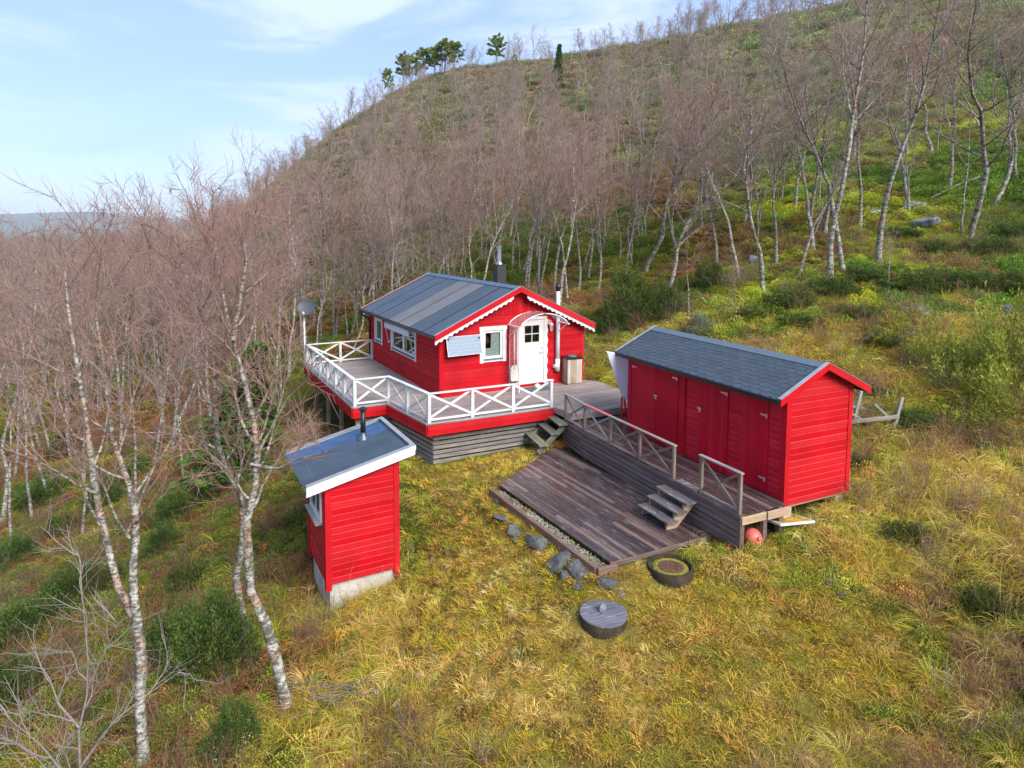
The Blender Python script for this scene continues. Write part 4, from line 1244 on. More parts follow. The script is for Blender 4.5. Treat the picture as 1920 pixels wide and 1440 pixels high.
# steps up from the platform
st = thing('wooden_steps', 'dark wooden steps with peeling white treads from the platform to the walkway', 'steps', (*SH_O, 0), SH_YAW)
ZP = -0.83
for (x0, x1, zt) in ((-1.95, -1.69, -.655), (-1.73, -1.47, -.505), (-1.51, -1.255, -.352)):
    for k in range(2):
        w = (x1 - x0) / 2
        beam('tread', 'tread', st, (x0 + w * (k + .5), .92, zt - .018), (x0 + w * (k + .5), 1.86, zt - .018), w - .008, .036)
boxes('threshold', 'tread', st, [(-1.235, -1.06, .98, 1.58, ZD + .002, ZD + .03)])
for yy in (1.0, 1.74):
    prism('stringer', 'joist', st, [(-1.90, ZP + .004), (-1.66, ZP + .004), (-1.255, -.45), (-1.255, -.40), (-1.50, -.40), (-1.50, -.545), (-1.72, -.545), (-1.72, -.695), (-1.90, -.695)], .045, Matrix.Translation((0, yy, 0)))

# ================================================================== PLATFORM
pf = thing('ground_platform', 'low dark-stained plank platform lying in the grass below the walkway', 'platform', (*SH_O, 0), SH_YAW)
SHR = -0.0853
PP = [(a - SHR * (b - .48), b) for a, b in PLATFORM]
x = -3.54
while x < -1.0:
    for ya, yb in clip_x([(b, a) for a, b in PP], x + .049):
        y = ya; first = rnd.uniform(.5, 1) * 2.2
        while y < yb - .05:
            ye = min(yb, y + first); first = 2.2 * rnd.uniform(.75, 1.2)
            if yb - ye < .4: ye = yb
            q0, q1 = x + .049 + SHR * (y - .48), x + .049 + SHR * (ye - .48)
            beam('plank', 'dark_deck', pf, (q0, y + .003, ZP - .017 - rnd.uniform(0, .004)), (q1, ye - .003, ZP - .017 - rnd.uniform(0, .004)), .0925, .034)
            y = ye
    x += .0985
for yq in (.75, 1.6, 2.5, 3.4, 4.2):
    beam('joist', 'joist', pf, (-3.5, yq, ZP - .075), (-1.3, yq, ZP - .075), .05, .075)
beam('edge_board', 'dark_skirt', pf, (-3.86, 4.33, ZP - .06), (-1.34, 6.15, ZP - .06), .025, .09)
beam('edge_board', 'dark_skirt', pf, (-3.54, .47, ZP - .06), (-1.25, .535, ZP - .06), .025, .09)
ed = thing('timber_edging', 'reddish-brown timber holding the gravel strip beside the platform', 'edging', (*SH_O, 0), SH_YAW)
for (p, q) in (((-4.17, 4.16), (-4.03, 2.35)), ((-4.03, 2.35), (-3.86, .40))):
    beam('beam', 'timber', ed, (*p, -.88), (*q, -.89), .075, .15)
beam('beam', 'timber', ed, (-3.86, .36, -.89), (-3.50, .33, -.885), .075, .15)
# gravel between timber and platform
gv, gf = [], []
for i in range(1500):
    t = rnd.random()
    xa = -4.13 + .28 * t; xb = -3.88 + .32 * t
    xx = xa + (xb - xa) * rnd.random(); yq = 4.15 - 3.72 * t
    s = rnd.uniform(.008, .026)
    c = (xx, yq, -.925 + rnd.uniform(0, .03))
    b = len(gv)
    for d_ in ((1, 0, 0), (-1, 0, 0), (0, 1, 0), (0, -1, 0), (0, 0, 1), (0, 0, -1)):
        gv.append(tuple(c[k] + d_[k] * s * rnd.uniform(.6, 1.3) for k in range(3)))
    gf += [(b + 0, b + 2, b + 4), (b + 2, b + 1, b + 4), (b + 1, b + 3, b + 4), (b + 3, b + 0, b + 4)]
go = add('gravel', mesh('gravel', gv, gf), 'gravel', None, Matrix.Translation((*SH_O, 0)) @ Matrix.Rotation(SH_YAW, 4, 'Z'))
tag(go, 'pale loose gravel between the timber and the platform', 'gravel', None, 'stuff')
# mossy steps between the terraces
s2 = thing('mossy_steps', 'old grey mossy plank steps beside the terrace skirting', 'steps', (0, 0, 0), 0)
dv = Vector((0.36, -1.10, 0)).normalized(); pv = Vector((-dv.y, dv.x, 0))
for cx_, cy_, zt in ((0.68, 16.72, -.68), (0.98, 16.98, -.45), (1.20, 17.1, -.24)):
    for k in range(2):
        c = Vector((cx_, cy_, zt - .02)) + pv * (k * .135 - .07)
        beam('tread', 'mossy_wood', s2, c - dv * .60, c + dv * .60, .128, .04)
for q in (-.45, .45):
    a = Vector((0.56, 16.62, -.90)) + dv * q; b = Vector((1.28, 17.12, -.34)) + dv * q
    beam('stringer', 'mossy_wood', s2, a, b, .045, .15)

# ================================================================== OUTHOUSE
outh = thing('outhouse', 'narrow red outhouse with white fascia and blue sheet roof on concrete', 'outhouse', (*OUT_O, OUT_Z), OUT_YAW)
def oroof(x): return 2.03 + (2.50 - 2.03) / (1.68 + .40) * (x + .40)
prism('wall', 'red', outh, [(0, 0), (OUT_W, 0), (OUT_W, oroof(OUT_W) - .16), (0, oroof(0) - .16)], OUT_L)
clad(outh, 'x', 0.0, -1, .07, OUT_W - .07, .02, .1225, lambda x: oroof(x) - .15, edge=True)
clad(outh, 'x', OUT_L, 1, .07, OUT_W - .07, .02, .1225, lambda x: oroof(x) - .15)
OWN = (.30, 1.30, 1.12, 1.74)
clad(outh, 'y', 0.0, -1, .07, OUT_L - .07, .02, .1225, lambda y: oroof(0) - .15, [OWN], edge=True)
clad(outh, 'y', OUT_W, 1, .07, OUT_L - .07, .02, .1225, lambda y: oroof(OUT_W) - .15)
for cx, cy in ((0, 0), (OUT_W, 0), (0, OUT_L), (OUT_W, OUT_L)):
    sx, sy = (-1 if cx == 0 else 1), (-1 if cy == 0 else 1)
    X = sorted((cx + sx * .042, cx - sx * .07)); Y = sorted((cy + sy * .042, cy - sy * .07))
    boxes('corner_board', 'red', outh, [(X[0], X[1], Y[0], Y[1], -.10, oroof(cx) - .14)])
ow = boxes('window', 'white', outh, [(-.06, -.001, OWN[0], OWN[0] + .09, OWN[2], OWN[3]), (-.06, -.001, OWN[1] - .09, OWN[1], OWN[2], OWN[3]), (-.06, -.001, OWN[0] + .09, OWN[1] - .09, OWN[3] - .09, OWN[3]), (-.06, -.001, OWN[0] + .09, OWN[1] - .09, OWN[2], OWN[2] + .09), (-.05, -.002, .785, .815, OWN[2] + .09, OWN[3] - .09)])
boxes('pane', 'lamp_dark', ow, [(-.02, -.003, OWN[0] + .09, .784, OWN[2] + .09, OWN[3] - .09)])
boxes('pane', 'lamp_dark', ow, [(-.02, -.003, .816, OWN[1] - .09, OWN[2] + .09, OWN[3] - .09)])
boxes('sill', 'flash', ow, [(-.16, -.002, OWN[0] - .03, OWN[1] + .03, OWN[2] - .03, OWN[2] - .004)])
oy0, oy1 = -.15, 2.00
prism('roof_deck', 'white', outh, [(-.38, oroof(-.38) - .12), (1.65, oroof(1.65) - .12), (1.65, oroof(1.65) - .03), (-.38, oroof(-.38) - .03)], oy1 - oy0 - .04, Matrix.Translation((0, oy0 + .02, 0)))
nsh = 3
for k in range(nsh):
    ya, yb = oy0 + .06 + (oy1 - oy0 - .12) * k / nsh, oy0 + .06 + (oy1 - oy0 - .12) * (k + 1) / nsh
    V, Fc = [], []
    m = 40
    for i in range(m + 1):
        y_ = ya + (yb - ya) * i / m
        dz = -.014 + .016 * math.sin(2 * math.pi * i / m * 6)
        for xq in (-.43, 1.62): V.append((xq, y_, oroof(xq) + dz))
    Fc = [(2 * i, 2 * i + 1, 2 * i + 3, 2 * i + 2) for i in range(m)]
    add('roof_sheet', mesh('roof_sheet', V, Fc), 'roof_blue' if k == 2 else 'out_roof', outh)
for yb, nm in ((oy0 - .02, 0), (oy1 - .06, 1)):
    prism('fascia_board', 'white', outh, [(-.40, oroof(-.40) + .02), (1.70, oroof(1.70) + .02), (1.70, oroof(1.70) - .17), (-.40, oroof(-.40) - .17)], .024, Matrix.Translation((0, yb if nm == 0 else oy1 + .0, 0)))
    prism('fascia_flashing', 'flash', outh, [(-.40, oroof(-.40) + .023), (1.70, oroof(1.70) + .023), (1.70, oroof(1.70) + .036), (-.40, oroof(-.40) + .036)], .10, Matrix.Translation((0, yb - .01, 0)))
prism('fascia_lip', 'white', outh, [(-.40, oroof(-.40) + .018), (1.71, oroof(1.71) + .018), (1.71, oroof(1.71) - .075), (-.40, oroof(-.40) - .075)], .016, Matrix.Translation((0, oy0 - .038, 0)))
boxes('fascia_board', 'white', outh, [(1.68, 1.70, oy0 + .005, oy1 - .002, oroof(1.68) - .17, oroof(1.68) + .02)])
boxes('fascia_flashing', 'flash', outh, [(1.61, 1.71, oy0 + .075, oy1 - .062, oroof(1.68) + .024, oroof(1.68) + .038)])
tube('flue_pipe', 'black', outh, [(1.06, 1.28, oroof(1.06) - .02), (1.06, 1.28, oroof(1.06) + .60)], .055, 14)
fl = lathe('flue_cap', 'black', outh, [(.095, 0), (.095, .02), (.03, .06), (.005, .065)], 16, Matrix.Translation((1.06, 1.28, oroof(1.06) + .60)))
lathe('flue_collar', 'roof', outh, [(.14, -.02), (.12, .02), (.065, .09), (.06, .12)], 16, Matrix.Translation((1.06, 1.28, oroof(1.06) - .005)))
boxes('foundation', 'concrete', outh, [(.05, OUT_W - .05, .05, OUT_L - .05, -.95, .0)])
boxes('downpipe', 'white', outh, [(.02, .05, .45, .52, -.7, .0)])

# ================================================================== WELL COVERS, ROCKS, ODDMENTS
def rock_mesh(seed, flat=.6, n=15):
    """angular broken stone: hull of scattered points with worn corners"""
    r = random.Random(seed)
    bm = bmesh.new()
    for _ in range(n):
        v = Vector((r.uniform(-1, 1), r.uniform(-.95, .95), r.uniform(-1, 1)))
        v *= (1.0 / max(abs(v.x), abs(v.y), abs(v.z))) * r.uniform(.72, 1.0) * .92
        bm.verts.new((v.x, v.y, v.z * flat))
    h = bmesh.ops.convex_hull(bm, input=bm.verts)
    bmesh.ops.delete(bm, geom=[e for e in h['geom_interior'] if isinstance(e, bmesh.types.BMVert)], context='VERTS')
    bmesh.ops.bevel(bm, geom=list(bm.edges), offset=.06, segments=1, affect='EDGES')
    bmesh.ops.recalc_face_normals(bm, faces=bm.faces)
    me = bpy.data.meshes.new('rock')
    bm.to_mesh(me); bm.free()
    return me
def rock(label, xyz, size, seed, rot=0.0, flat=.6, mat='rock', tilt=0.0, asp=1.0, group=None, name='rock'):
    o = add(name, rock_mesh(seed, flat), mat, None, Matrix.Translation(xyz) @ Euler((tilt, tilt * .6, rot)).to_matrix().to_4x4() @ Matrix.Diagonal((size * asp, size, size, 1)))
    return tag(o, label, 'rock', group)
GR_R = 'rocks edging the bank below the platform'
for i, (u, v, sz, flat, asp, tl, lab) in enumerate((
    (948, 970, .24, .6, 1.6, .35, 'long split dark slab below the upper end of the edging timber'),
    (968, 990, .22, .6, 1.1, .5, 'tilted smooth slate-grey rock below the edging timber'),
    (1008, 1014, .30, .7, 1.0, .3, 'angular grey rock with a pale broken face and moss on top'),
    (1048, 1048, .29, .6, 1.45, .2, 'largest flat-topped grey rock under the edging timber'),
    (1090, 1068, .26, .6, 1.3, .3, 'dark wedge of rock under the corner of the edging timber'),
    (1060, 1080, .18, .8, .9, .5, 'small upright shard leaning under the largest rock'),
    (1080, 1092, .15, .6, 1.4, .2, 'small low stone in the grass between the lid and the bank'),
    (1136, 1088, .20, .45, 1.3, .1, 'flat pale-grey stone in front of the timber corner'),
    (1165, 1108, .12, .6, 1.0, .3, 'half-buried dark stone beside the round wooden lid'),
    (932, 938, .11, .8, 1.0, .4, 'rounded stone at the far end of the edging timber'),
    (968, 1012, .09, .6, 1.3, .1, 'little dark stone at the foot of the bank'))):
    hx, hy, hz = hit(u, v + 6)
    rock(lab, (hx, hy, hz + sz * .06), sz * .88, 40 + i, i * 1.3, flat, 'rock', tl, asp, GR_R)
for i, (u, v, sz, flat, asp, lab) in enumerate((
    (1712, 585, .62, .62, 1.3, 'large lichen-blotched boulder at the foot of the green slope'),
    (1768, 575, .26, .6, 1.3, 'small grey boulder beside the large lichen-blotched one'),
    (1880, 580, .36, .55, 1.5, 'pale boulder under the green mat near the juniper'),
    (1710, 388, .55, .7, 1.2, 'dark boulder with a yellow moss cap on the slope'),
    (1725, 420, .7, .5, 1.5, 'low dark outcrop below the moss-capped boulder'),
    (1640, 398, .5, .5, 1.4, 'dark outcrop edge behind the birch trunks'),
    (1420, 490, .5, .6, 1.3, 'shadowed dark boulder behind the leaning birch'),
    (1552, 1092, .12, .6, 1.3, 'blue-grey stone with yellow moss in the rough grass'),
    (1576, 1112, .12, .7, 1.1, 'upright stone streaked with moss beside the blue-grey stone'),
    (1410, 1095, .10, .5, 1.2, 'small grey stone near a bright moss cushion'),
    (1705, 668, .20, .5, 1.4, 'whitish stone in the yellow grass below the slope'),
    (1690, 852, .14, .5, 1.2, 'pale stone in the grass right of the storage shed'),
    (770, 1022, .16, .6, 1.1, 'dark stone beside the outhouse corner'))):
    hx, hy, hz = hit(u, v + 4)
    rock(lab, (hx, hy, hz + sz * .05), sz, 90 + i, i * 2.1, flat, 'rock_lichen' if v < 600 or v > 640 and v < 860 else 'rock', .2, asp, None, 'boulder' if sz > .3 else 'rock')

lx, ly = 1.47, 9.62
lz = gz(lx, ly) - .15
wl_ = thing('well_cover', 'round concrete well ring closed by a weathered plank lid', 'well cover', (lx, ly, lz), 0.4)
lathe('ring', 'dark_concrete', wl_, [(.375, -.25), (.38, .0), (.372, .2), (.36, .225), (.30, .226)], 40)
for i in range(6):
    y0_ = -.36 + .12 * i
    ym = [y0_ + .002, y0_ + .118]
    pts = []
    xs0 = math.sqrt(max(.0, .37 ** 2 - ym[0] ** 2)); xs1 = math.sqrt(max(0, .37 ** 2 - ym[1] ** 2)); xm = math.sqrt(max(0, .37 ** 2 - ((ym[0] + ym[1]) / 2) ** 2))
    yc = (ym[0] + ym[1]) / 2
    prism('lid_plank', 'lid_wood', wl_, [(-xs0, ym[0]), (xs0, ym[0]), (xm, yc), (xs1, ym[1]), (-xs1, ym[1]), (-xm, yc)], .03, Matrix.Translation((0, 0, .23 + rnd.uniform(0, .003))), 'Z')
tag(add('lid_stone', rock_mesh(5, .8), 'rock_lichen', None, Matrix.Translation((lx - .01, ly + .03, lz + .315)) @ Matrix.Scale(.075, 4)), 'small lichen-green stone lying on the round plank lid', 'stone')
rx, ry = 2.76, 10.62
rz_ = gz(rx, ry) - .06
wr = thing('planter_ring', 'round dark concrete ring filled with moss and a brown hollow', 'planter ring', (rx, ry, rz_), 0)
lathe('ring', 'dark_concrete', wr, [(.39, -.3), (.395, -.02), (.40, .10), (.385, .15), (.345, .15), (.335, .09), (.33, .0)], 44)
def moss_mat(name, a, b):
    m, nn, ll, bs = nodes_of(name)
    tc = nn.new('ShaderNodeTexCoord')
    f = noise(nn, ll, tc.outputs['Object'], 14, 6, .7)
    ll.new(mixc(nn, ll, remap(nn, ll, f, .35, .65), a, b), bs.inputs['Base Color'])
    bs.inputs['Roughness'].default_value = 1.0
    bump(nn, ll, bs, f, 1.0, .04)
    return m
M['moss'] = moss_mat('moss', (.10, .10, .012), (.30, .25, .03))
M['leaf_mould'] = moss_mat('leaf_mould', (.05, .022, .012), (.17, .075, .04))
lathe('moss', 'moss', wr, [(.332, .06), (.30, .115), (.25, .13), (.20, .11)], 40)
lathe('hollow', 'leaf_mould', wr, [(.215, .118), (.16, .085), (.06, .06), (.005, .055)], 30)

by = thing('mooring_buoy', 'faded pinkish-red buoy ball under the end of the walkway', 'buoy', (4.42, 11.30, gz(4.42, 11.30) + .12), .3)
lathe('ball', 'buoy', by, [(.01, -.17)] + [(.17 * math.sin(math.pi * i / 12), -.17 * math.cos(math.pi * i / 12)) for i in range(1, 12)] + [(.03, .17), (.035, .20), (.03, .22)], 24, Matrix.Rotation(R(70), 4, 'X'))
tube('eye', 'blue_bit', by, [(.02, -.20, -.03), (.05, -.24, -.06), (.08, -.22, -.10)], .012, 6)
rb = thing('red_cup', 'small bright red plastic piece poking out under the walkway skirt', 'plastic piece', (3.92, 11.14, gz(3.92, 11.14) + .03), .9)
lathe('cup', 'red', rb, [(.045, 0), (.055, .08), (.05, .085), (.04, .01)], 14, Matrix.Rotation(R(60), 4, 'Y'))
lathe('rim', 'red', rb, [(.056, .078), (.062, .084), (.056, .09)], 14, Matrix.Rotation(R(60), 4, 'Y'))
bd = thing('stained_board', 'white-edged board stained rusty yellow lying half under the shed', 'board', (5.16, 11.62, -.55), SH_YAW - .12)
bd.rotation_euler = (R(-10), R(4), SH_YAW - .1)
boxes('panel', 'stain', bd, [(-.36, .36, -.26, .26, 0, .02)])
boxes('frame', 'white', bd, [(-.40, .40, .262, .30, -.01, .03), (-.40, .40, -.30, -.262, -.01, .03), (-.40, -.362, -.262, .262, -.01, .03), (.362, .40, -.262, .262, -.01, .03)])
# grey timber trestle behind the shed
hx, hy, hz = hit(1648, 812)
tr_ = thing('timber_trestle', 'silver-grey wooden trestle of crossed poles beyond the end of the shed', 'trestle', (hx, hy, hz), R(10))
for k, (dx, dy) in enumerate(((-.40, .35), (.42, -.05))):
    beam('leg', 'grey_timber', tr_, (dx - .10, dy, -.1), (dx + .16, dy + .04, .98 if k == 0 else .88), .07, .09)
    beam('leg', 'grey_timber', tr_, (dx - .55, dy + .1, .62 + .1 * k), (dx + .45 - .1 * k, dy + .12, -.05), .05, .07)
beam('cross_pole', 'grey_timber', tr_, (-1.1, .30, .18), (.45, -.10, .42), .06, .09)
beam('cross_pole', 'grey_timber', tr_, (-1.1, .55, .72), (-.1, .35, .50), .10, .06)
beam('cross_pole', 'grey_timber', tr_, (-.9, .2, .60), (.30, .2, -.05), .05, .05)
hx, hy, hz = hit(1622, 958)
pb = thing('old_plank_step', 'small brown plank step half hidden in grass right of the shed', 'plank step', (hx, hy, hz + .03), .35)
for i in range(2): box('plank', 'timber', pb, -.22, .22, -.10 + .105 * i, .0 + .105 * i, .0, .03)
boxes('bearer', 'timber', pb, [(-.2, -.15, -.09, .1, -.1, -.001), (.15, .2, -.09, .1, -.1, -.001)])
hx, hy, hz = hit(745, 1330)
pg = thing('plastic_bag', 'crumpled white plastic scrap lying in the grass', 'plastic scrap', (hx, hy, hz + .05), .5)
add('sheet', rock_mesh(77, .5), 'white', pg, Matrix.Diagonal((.07, .10, .09, 1)))
add('knot', rock_mesh(78, .6), 'white', pg, Matrix.Translation((.03, .07, .03)) @ Matrix.Diagonal((.03, .04, .03, 1)))
# ================================================================== VEGETATION: builders
def tubes(polys, k):
    """many tapering tubes at once: list of (points (n,3), radii (n)) -> verts, quads, radius per vert"""
    by = {}
    for p, r in polys: by.setdefault(len(p), []).append((p, r))
    VV, FF, RR, base = [], [], [], 0
    ang_ = np.arange(k) * 2 * np.pi / k
    for n, lst in by.items():
        P = np.array([a for a, _ in lst], float)
        Rd = np.array([b for _, b in lst], float)
        m = len(lst)
        D = np.empty_like(P)
        D[:, 1:-1] = P[:, 2:] - P[:, :-2]; D[:, 0] = P[:, 1] - P[:, 0]; D[:, -1] = P[:, -1] - P[:, -2]
        D /= np.linalg.norm(D, axis=2, keepdims=True) + 1e-9
        ref = np.where(np.abs(D[:, :1, 2:3]) < .8, np.array([0, 0, 1.]), np.array([1., 0, 0]))
        ref = np.broadcast_to(ref, D.shape)
        A = np.cross(ref, D); A /= np.linalg.norm(A, axis=2, keepdims=True) + 1e-9
        B = np.cross(D, A)
        V = P[:, :, None] + (A[:, :, None] * np.cos(ang_)[None, None, :, None] + B[:, :, None] * np.sin(ang_)[None, None, :, None]) * Rd[:, :, None, None]
        VV.append(V.reshape(-1, 3)); RR.append(np.repeat(Rd.reshape(-1), k))
        idx = base + np.arange(m * n * k).reshape(m, n, k)
        a, b = idx[:, :-1], idx[:, 1:]
        F_ = np.stack([a, np.roll(a, -1, 2), np.roll(b, -1, 2), b], -1).reshape(-1, 4)
        FF.append(F_); base += m * n * k
    return np.concatenate(VV), np.concatenate(FF), np.concatenate(RR)

def np_mesh(name, V, Fq, mat, rad=None, smooth=True, attr='rad', dom='POINT'):
    me = bpy.data.meshes.new(name)
    V = np.asarray(V, np.float32); Fq = np.asarray(Fq, np.int32)
    k = Fq.shape[1]
    me.vertices.add(len(V)); me.vertices.foreach_set('co', V.ravel())
    me.loops.add(Fq.size); me.loops.foreach_set('vertex_index', Fq.ravel())
    me.polygons.add(len(Fq)); me.polygons.foreach_set('loop_start', np.arange(0, Fq.size, k, dtype=np.int32))
    if rad is not None:
        a = me.attributes.new(attr, 'FLOAT', dom); a.data.foreach_set('value', np.asarray(rad, np.float32))
    me.update(calc_edges=True)
    if smooth: me.shade_smooth()
    me.materials.append(mat)
    return me

def bark_mat(name='birch_bark', white=(0.60, 0.55, 0.485), thin=(0.20, 0.105, 0.085), lich=(0.30, 0.32, 0.26)):
    m, nn, ll, bs = nodes_of(name)
    tc = nn.new('ShaderNodeTexCoord')
    P = tc.outputs['Object']
    at_ = nn.new('ShaderNodeAttribute'); at_.attribute_name = 'rad'
    bars = noise(nn, ll, P, 4.0, 6, .75, (2.2, 2.2, 6.0))
    blot = noise(nn, ll, P, 5.5, 5, .65)
    fine = noise(nn, ll, P, 24, 4, .6, (1, 1, 3))
    c = mixc(nn, ll, remap(nn, ll, blot, .38, .58), white, lich)
    c = mixc(nn, ll, remap(nn, ll, noise(nn, ll, P, 2.6, 4), .50, .62, 0, .85), c, (0.46, 0.27, 0.17))
    c = mixc(nn, ll, remap(nn, ll, bars, .47, .57, 0, .92), c, (0.040, 0.032, 0.026))
    c = mixc(nn, ll, remap(nn, ll, noise(nn, ll, P, 8, 5, .7), .49, .60, 0, .85), c, (0.085, 0.078, 0.062))
    c = mixc(nn, ll, remap(nn, ll, at_.outputs['Fac'], .006, .020), thin, c)
    c = mixc(nn, ll, remap(nn, ll, fine, .3, .7, 0, .35), c, (0.10, 0.085, 0.07))
    ll.new(c, bs.inputs['Base Color'])
    bs.inputs['Roughness'].default_value = .85
    bs.inputs['Specular IOR Level'].default_value = .2
    bump(nn, ll, bs, bars, .6, .012)
    return m
def twig_mat(name, a, b):
    m, nn, ll, bs = nodes_of(name)
    oi = nn.new('ShaderNodeObjectInfo')
    ll.new(mixc(nn, ll, oi.outputs['Random'], a, b), bs.inputs['Base Color'])
    bs.inputs['Roughness'].default_value = .8
    bs.inputs['Specular IOR Level'].default_value = .2
    return m
def leaf_mat(name, cols, transl=.35, inst=False, rough=.7):
    """foliage: per-leaf tone from the 'bc' attribute, optional per-clump tint"""
    m, nn, ll, bs = nodes_of(name)
    at_ = nn.new('ShaderNodeAttribute'); at_.attribute_name = 'bc'
    ramp = nn.new('ShaderNodeValToRGB')
    els = ramp.color_ramp.elements
    while len(els) < len(cols): els.new(.5)
    for i, c in enumerate(cols):
        els[i].position = i / max(1, len(cols) - 1); els[i].color = (*c, 1)
    ll.new(at_.outputs['Fac'], ramp.inputs[0])
    col = ramp.outputs[0]
    if inst:
        t = nn.new('ShaderNodeAttribute'); t.attribute_type = 'INSTANCER'; t.attribute_name = 'tint'
        col = mixc(nn, ll, 1.0, col, t.outputs['Color'], 'MULTIPLY')
    else:
        oi = nn.new('ShaderNodeObjectInfo')
        hv = nn.new('ShaderNodeHueSaturation'); ll.new(col, hv.inputs['Color'])
        ll.new(remap(nn, ll, oi.outputs['Random'], 0, 1, .8, 1.2), hv.inputs['Value'])
        ll.new(remap(nn, ll, oi.outputs['Random'], 0, 1, .49, .515), hv.inputs['Hue'])
        col = hv.outputs['Color']
    ll.new(col, bs.inputs['Base Color'])
    bs.inputs['Roughness'].default_value = rough
    bs.inputs['Specular IOR Level'].default_value = .25
    tl = nn.new('ShaderNodeBsdfTranslucent'); ll.new(col, tl.inputs['Color'])
    mx = nn.new('ShaderNodeMixShader'); mx.inputs[0].default_value = transl
    ll.new(bs.outputs[0], mx.inputs[1]); ll.new(tl.outputs[0], mx.inputs[2])
    ll.new(mx.outputs[0], nn['Material Output'].inputs['Surface'])
    return m
M['bark'] = bark_mat()
M['grey_bark'] = bark_mat('grey_shrub_bark', (0.30, 0.265, 0.24), (0.27, 0.225, 0.205), (0.25, 0.24, 0.21))
M['pine_bark'] = bark_mat('pine_bark', (0.26, 0.19, 0.15), (0.22, 0.15, 0.11), (0.24, 0.22, 0.19))
M['twig'] = twig_mat('birch_twigs', (0.30, 0.18, 0.148), (0.275, 0.225, 0.185))
M['twig_red'] = twig_mat('red_birch_twigs', (0.32, 0.172, 0.142), (0.31, 0.19, 0.155))
M['twig_far'] = twig_mat('birch_twigs_far', (0.295, 0.195, 0.165), (0.28, 0.23, 0.19))
M['twig_grey'] = twig_mat('grey_twigs', (0.27, 0.225, 0.205), (0.25, 0.21, 0.195))
M['juniper'] = leaf_mat('juniper_needles', [(0.035, 0.062, 0.012), (0.085, 0.135, 0.024), (0.17, 0.22, 0.045)])
M['juniper_light'] = leaf_mat('light_juniper_needles', [(0.12, 0.15, 0.02), (0.28, 0.31, 0.04), (0.48, 0.47, 0.075)])
M['spruce'] = leaf_mat('spruce_needles', [(0.03, 0.075, 0.010), (0.08, 0.16, 0.016), (0.16, 0.26, 0.03)])
M['pine'] = leaf_mat('pine_needles', [(0.08, 0.14, 0.022), (0.19, 0.27, 0.035), (0.38, 0.41, 0.055)])
M['willow'] = leaf_mat('grey_willow_leaves', [(0.14, 0.18, 0.10), (0.24, 0.28, 0.17), (0.36, 0.38, 0.27)])
M['leafy'] = leaf_mat('yellow_green_leaves', [(0.10, 0.12, 0.02), (0.20, 0.22, 0.04), (0.30, 0.29, 0.06)])

Z3 = np.array([0, 0, 1.0])
def unit(v): return v / (np.linalg.norm(v) + 1e-9)
def walk(r, p, d, L, n, wob, trop):
    """wandering line of n segments: points (n+1,3)"""
    P = [np.array(p, float)]
    d = unit(np.array(d, float))
    for i in range(n):
        d = unit(d + r.normal(0, wob, 3) + Z3 * trop)
        P.append(P[-1] + d * (L / n))
    return np.array(P)
def side_dir(r, d, ang_, az):
    d = unit(d)
    a = np.cross(d, Z3 if abs(d[2]) < .95 else np.array([1., 0, 0])); a = unit(a)
    b = np.cross(d, a)
    return unit(d * math.cos(ang_) + (a * math.cos(az) + b * math.sin(az)) * math.sin(ang_))
def lerp_line(P, t):
    f = t * (len(P) - 1); i = min(int(f), len(P) - 2); q = f - i
    return P[i] * (1 - q) + P[i + 1] * q, P[i + 1] - P[i]

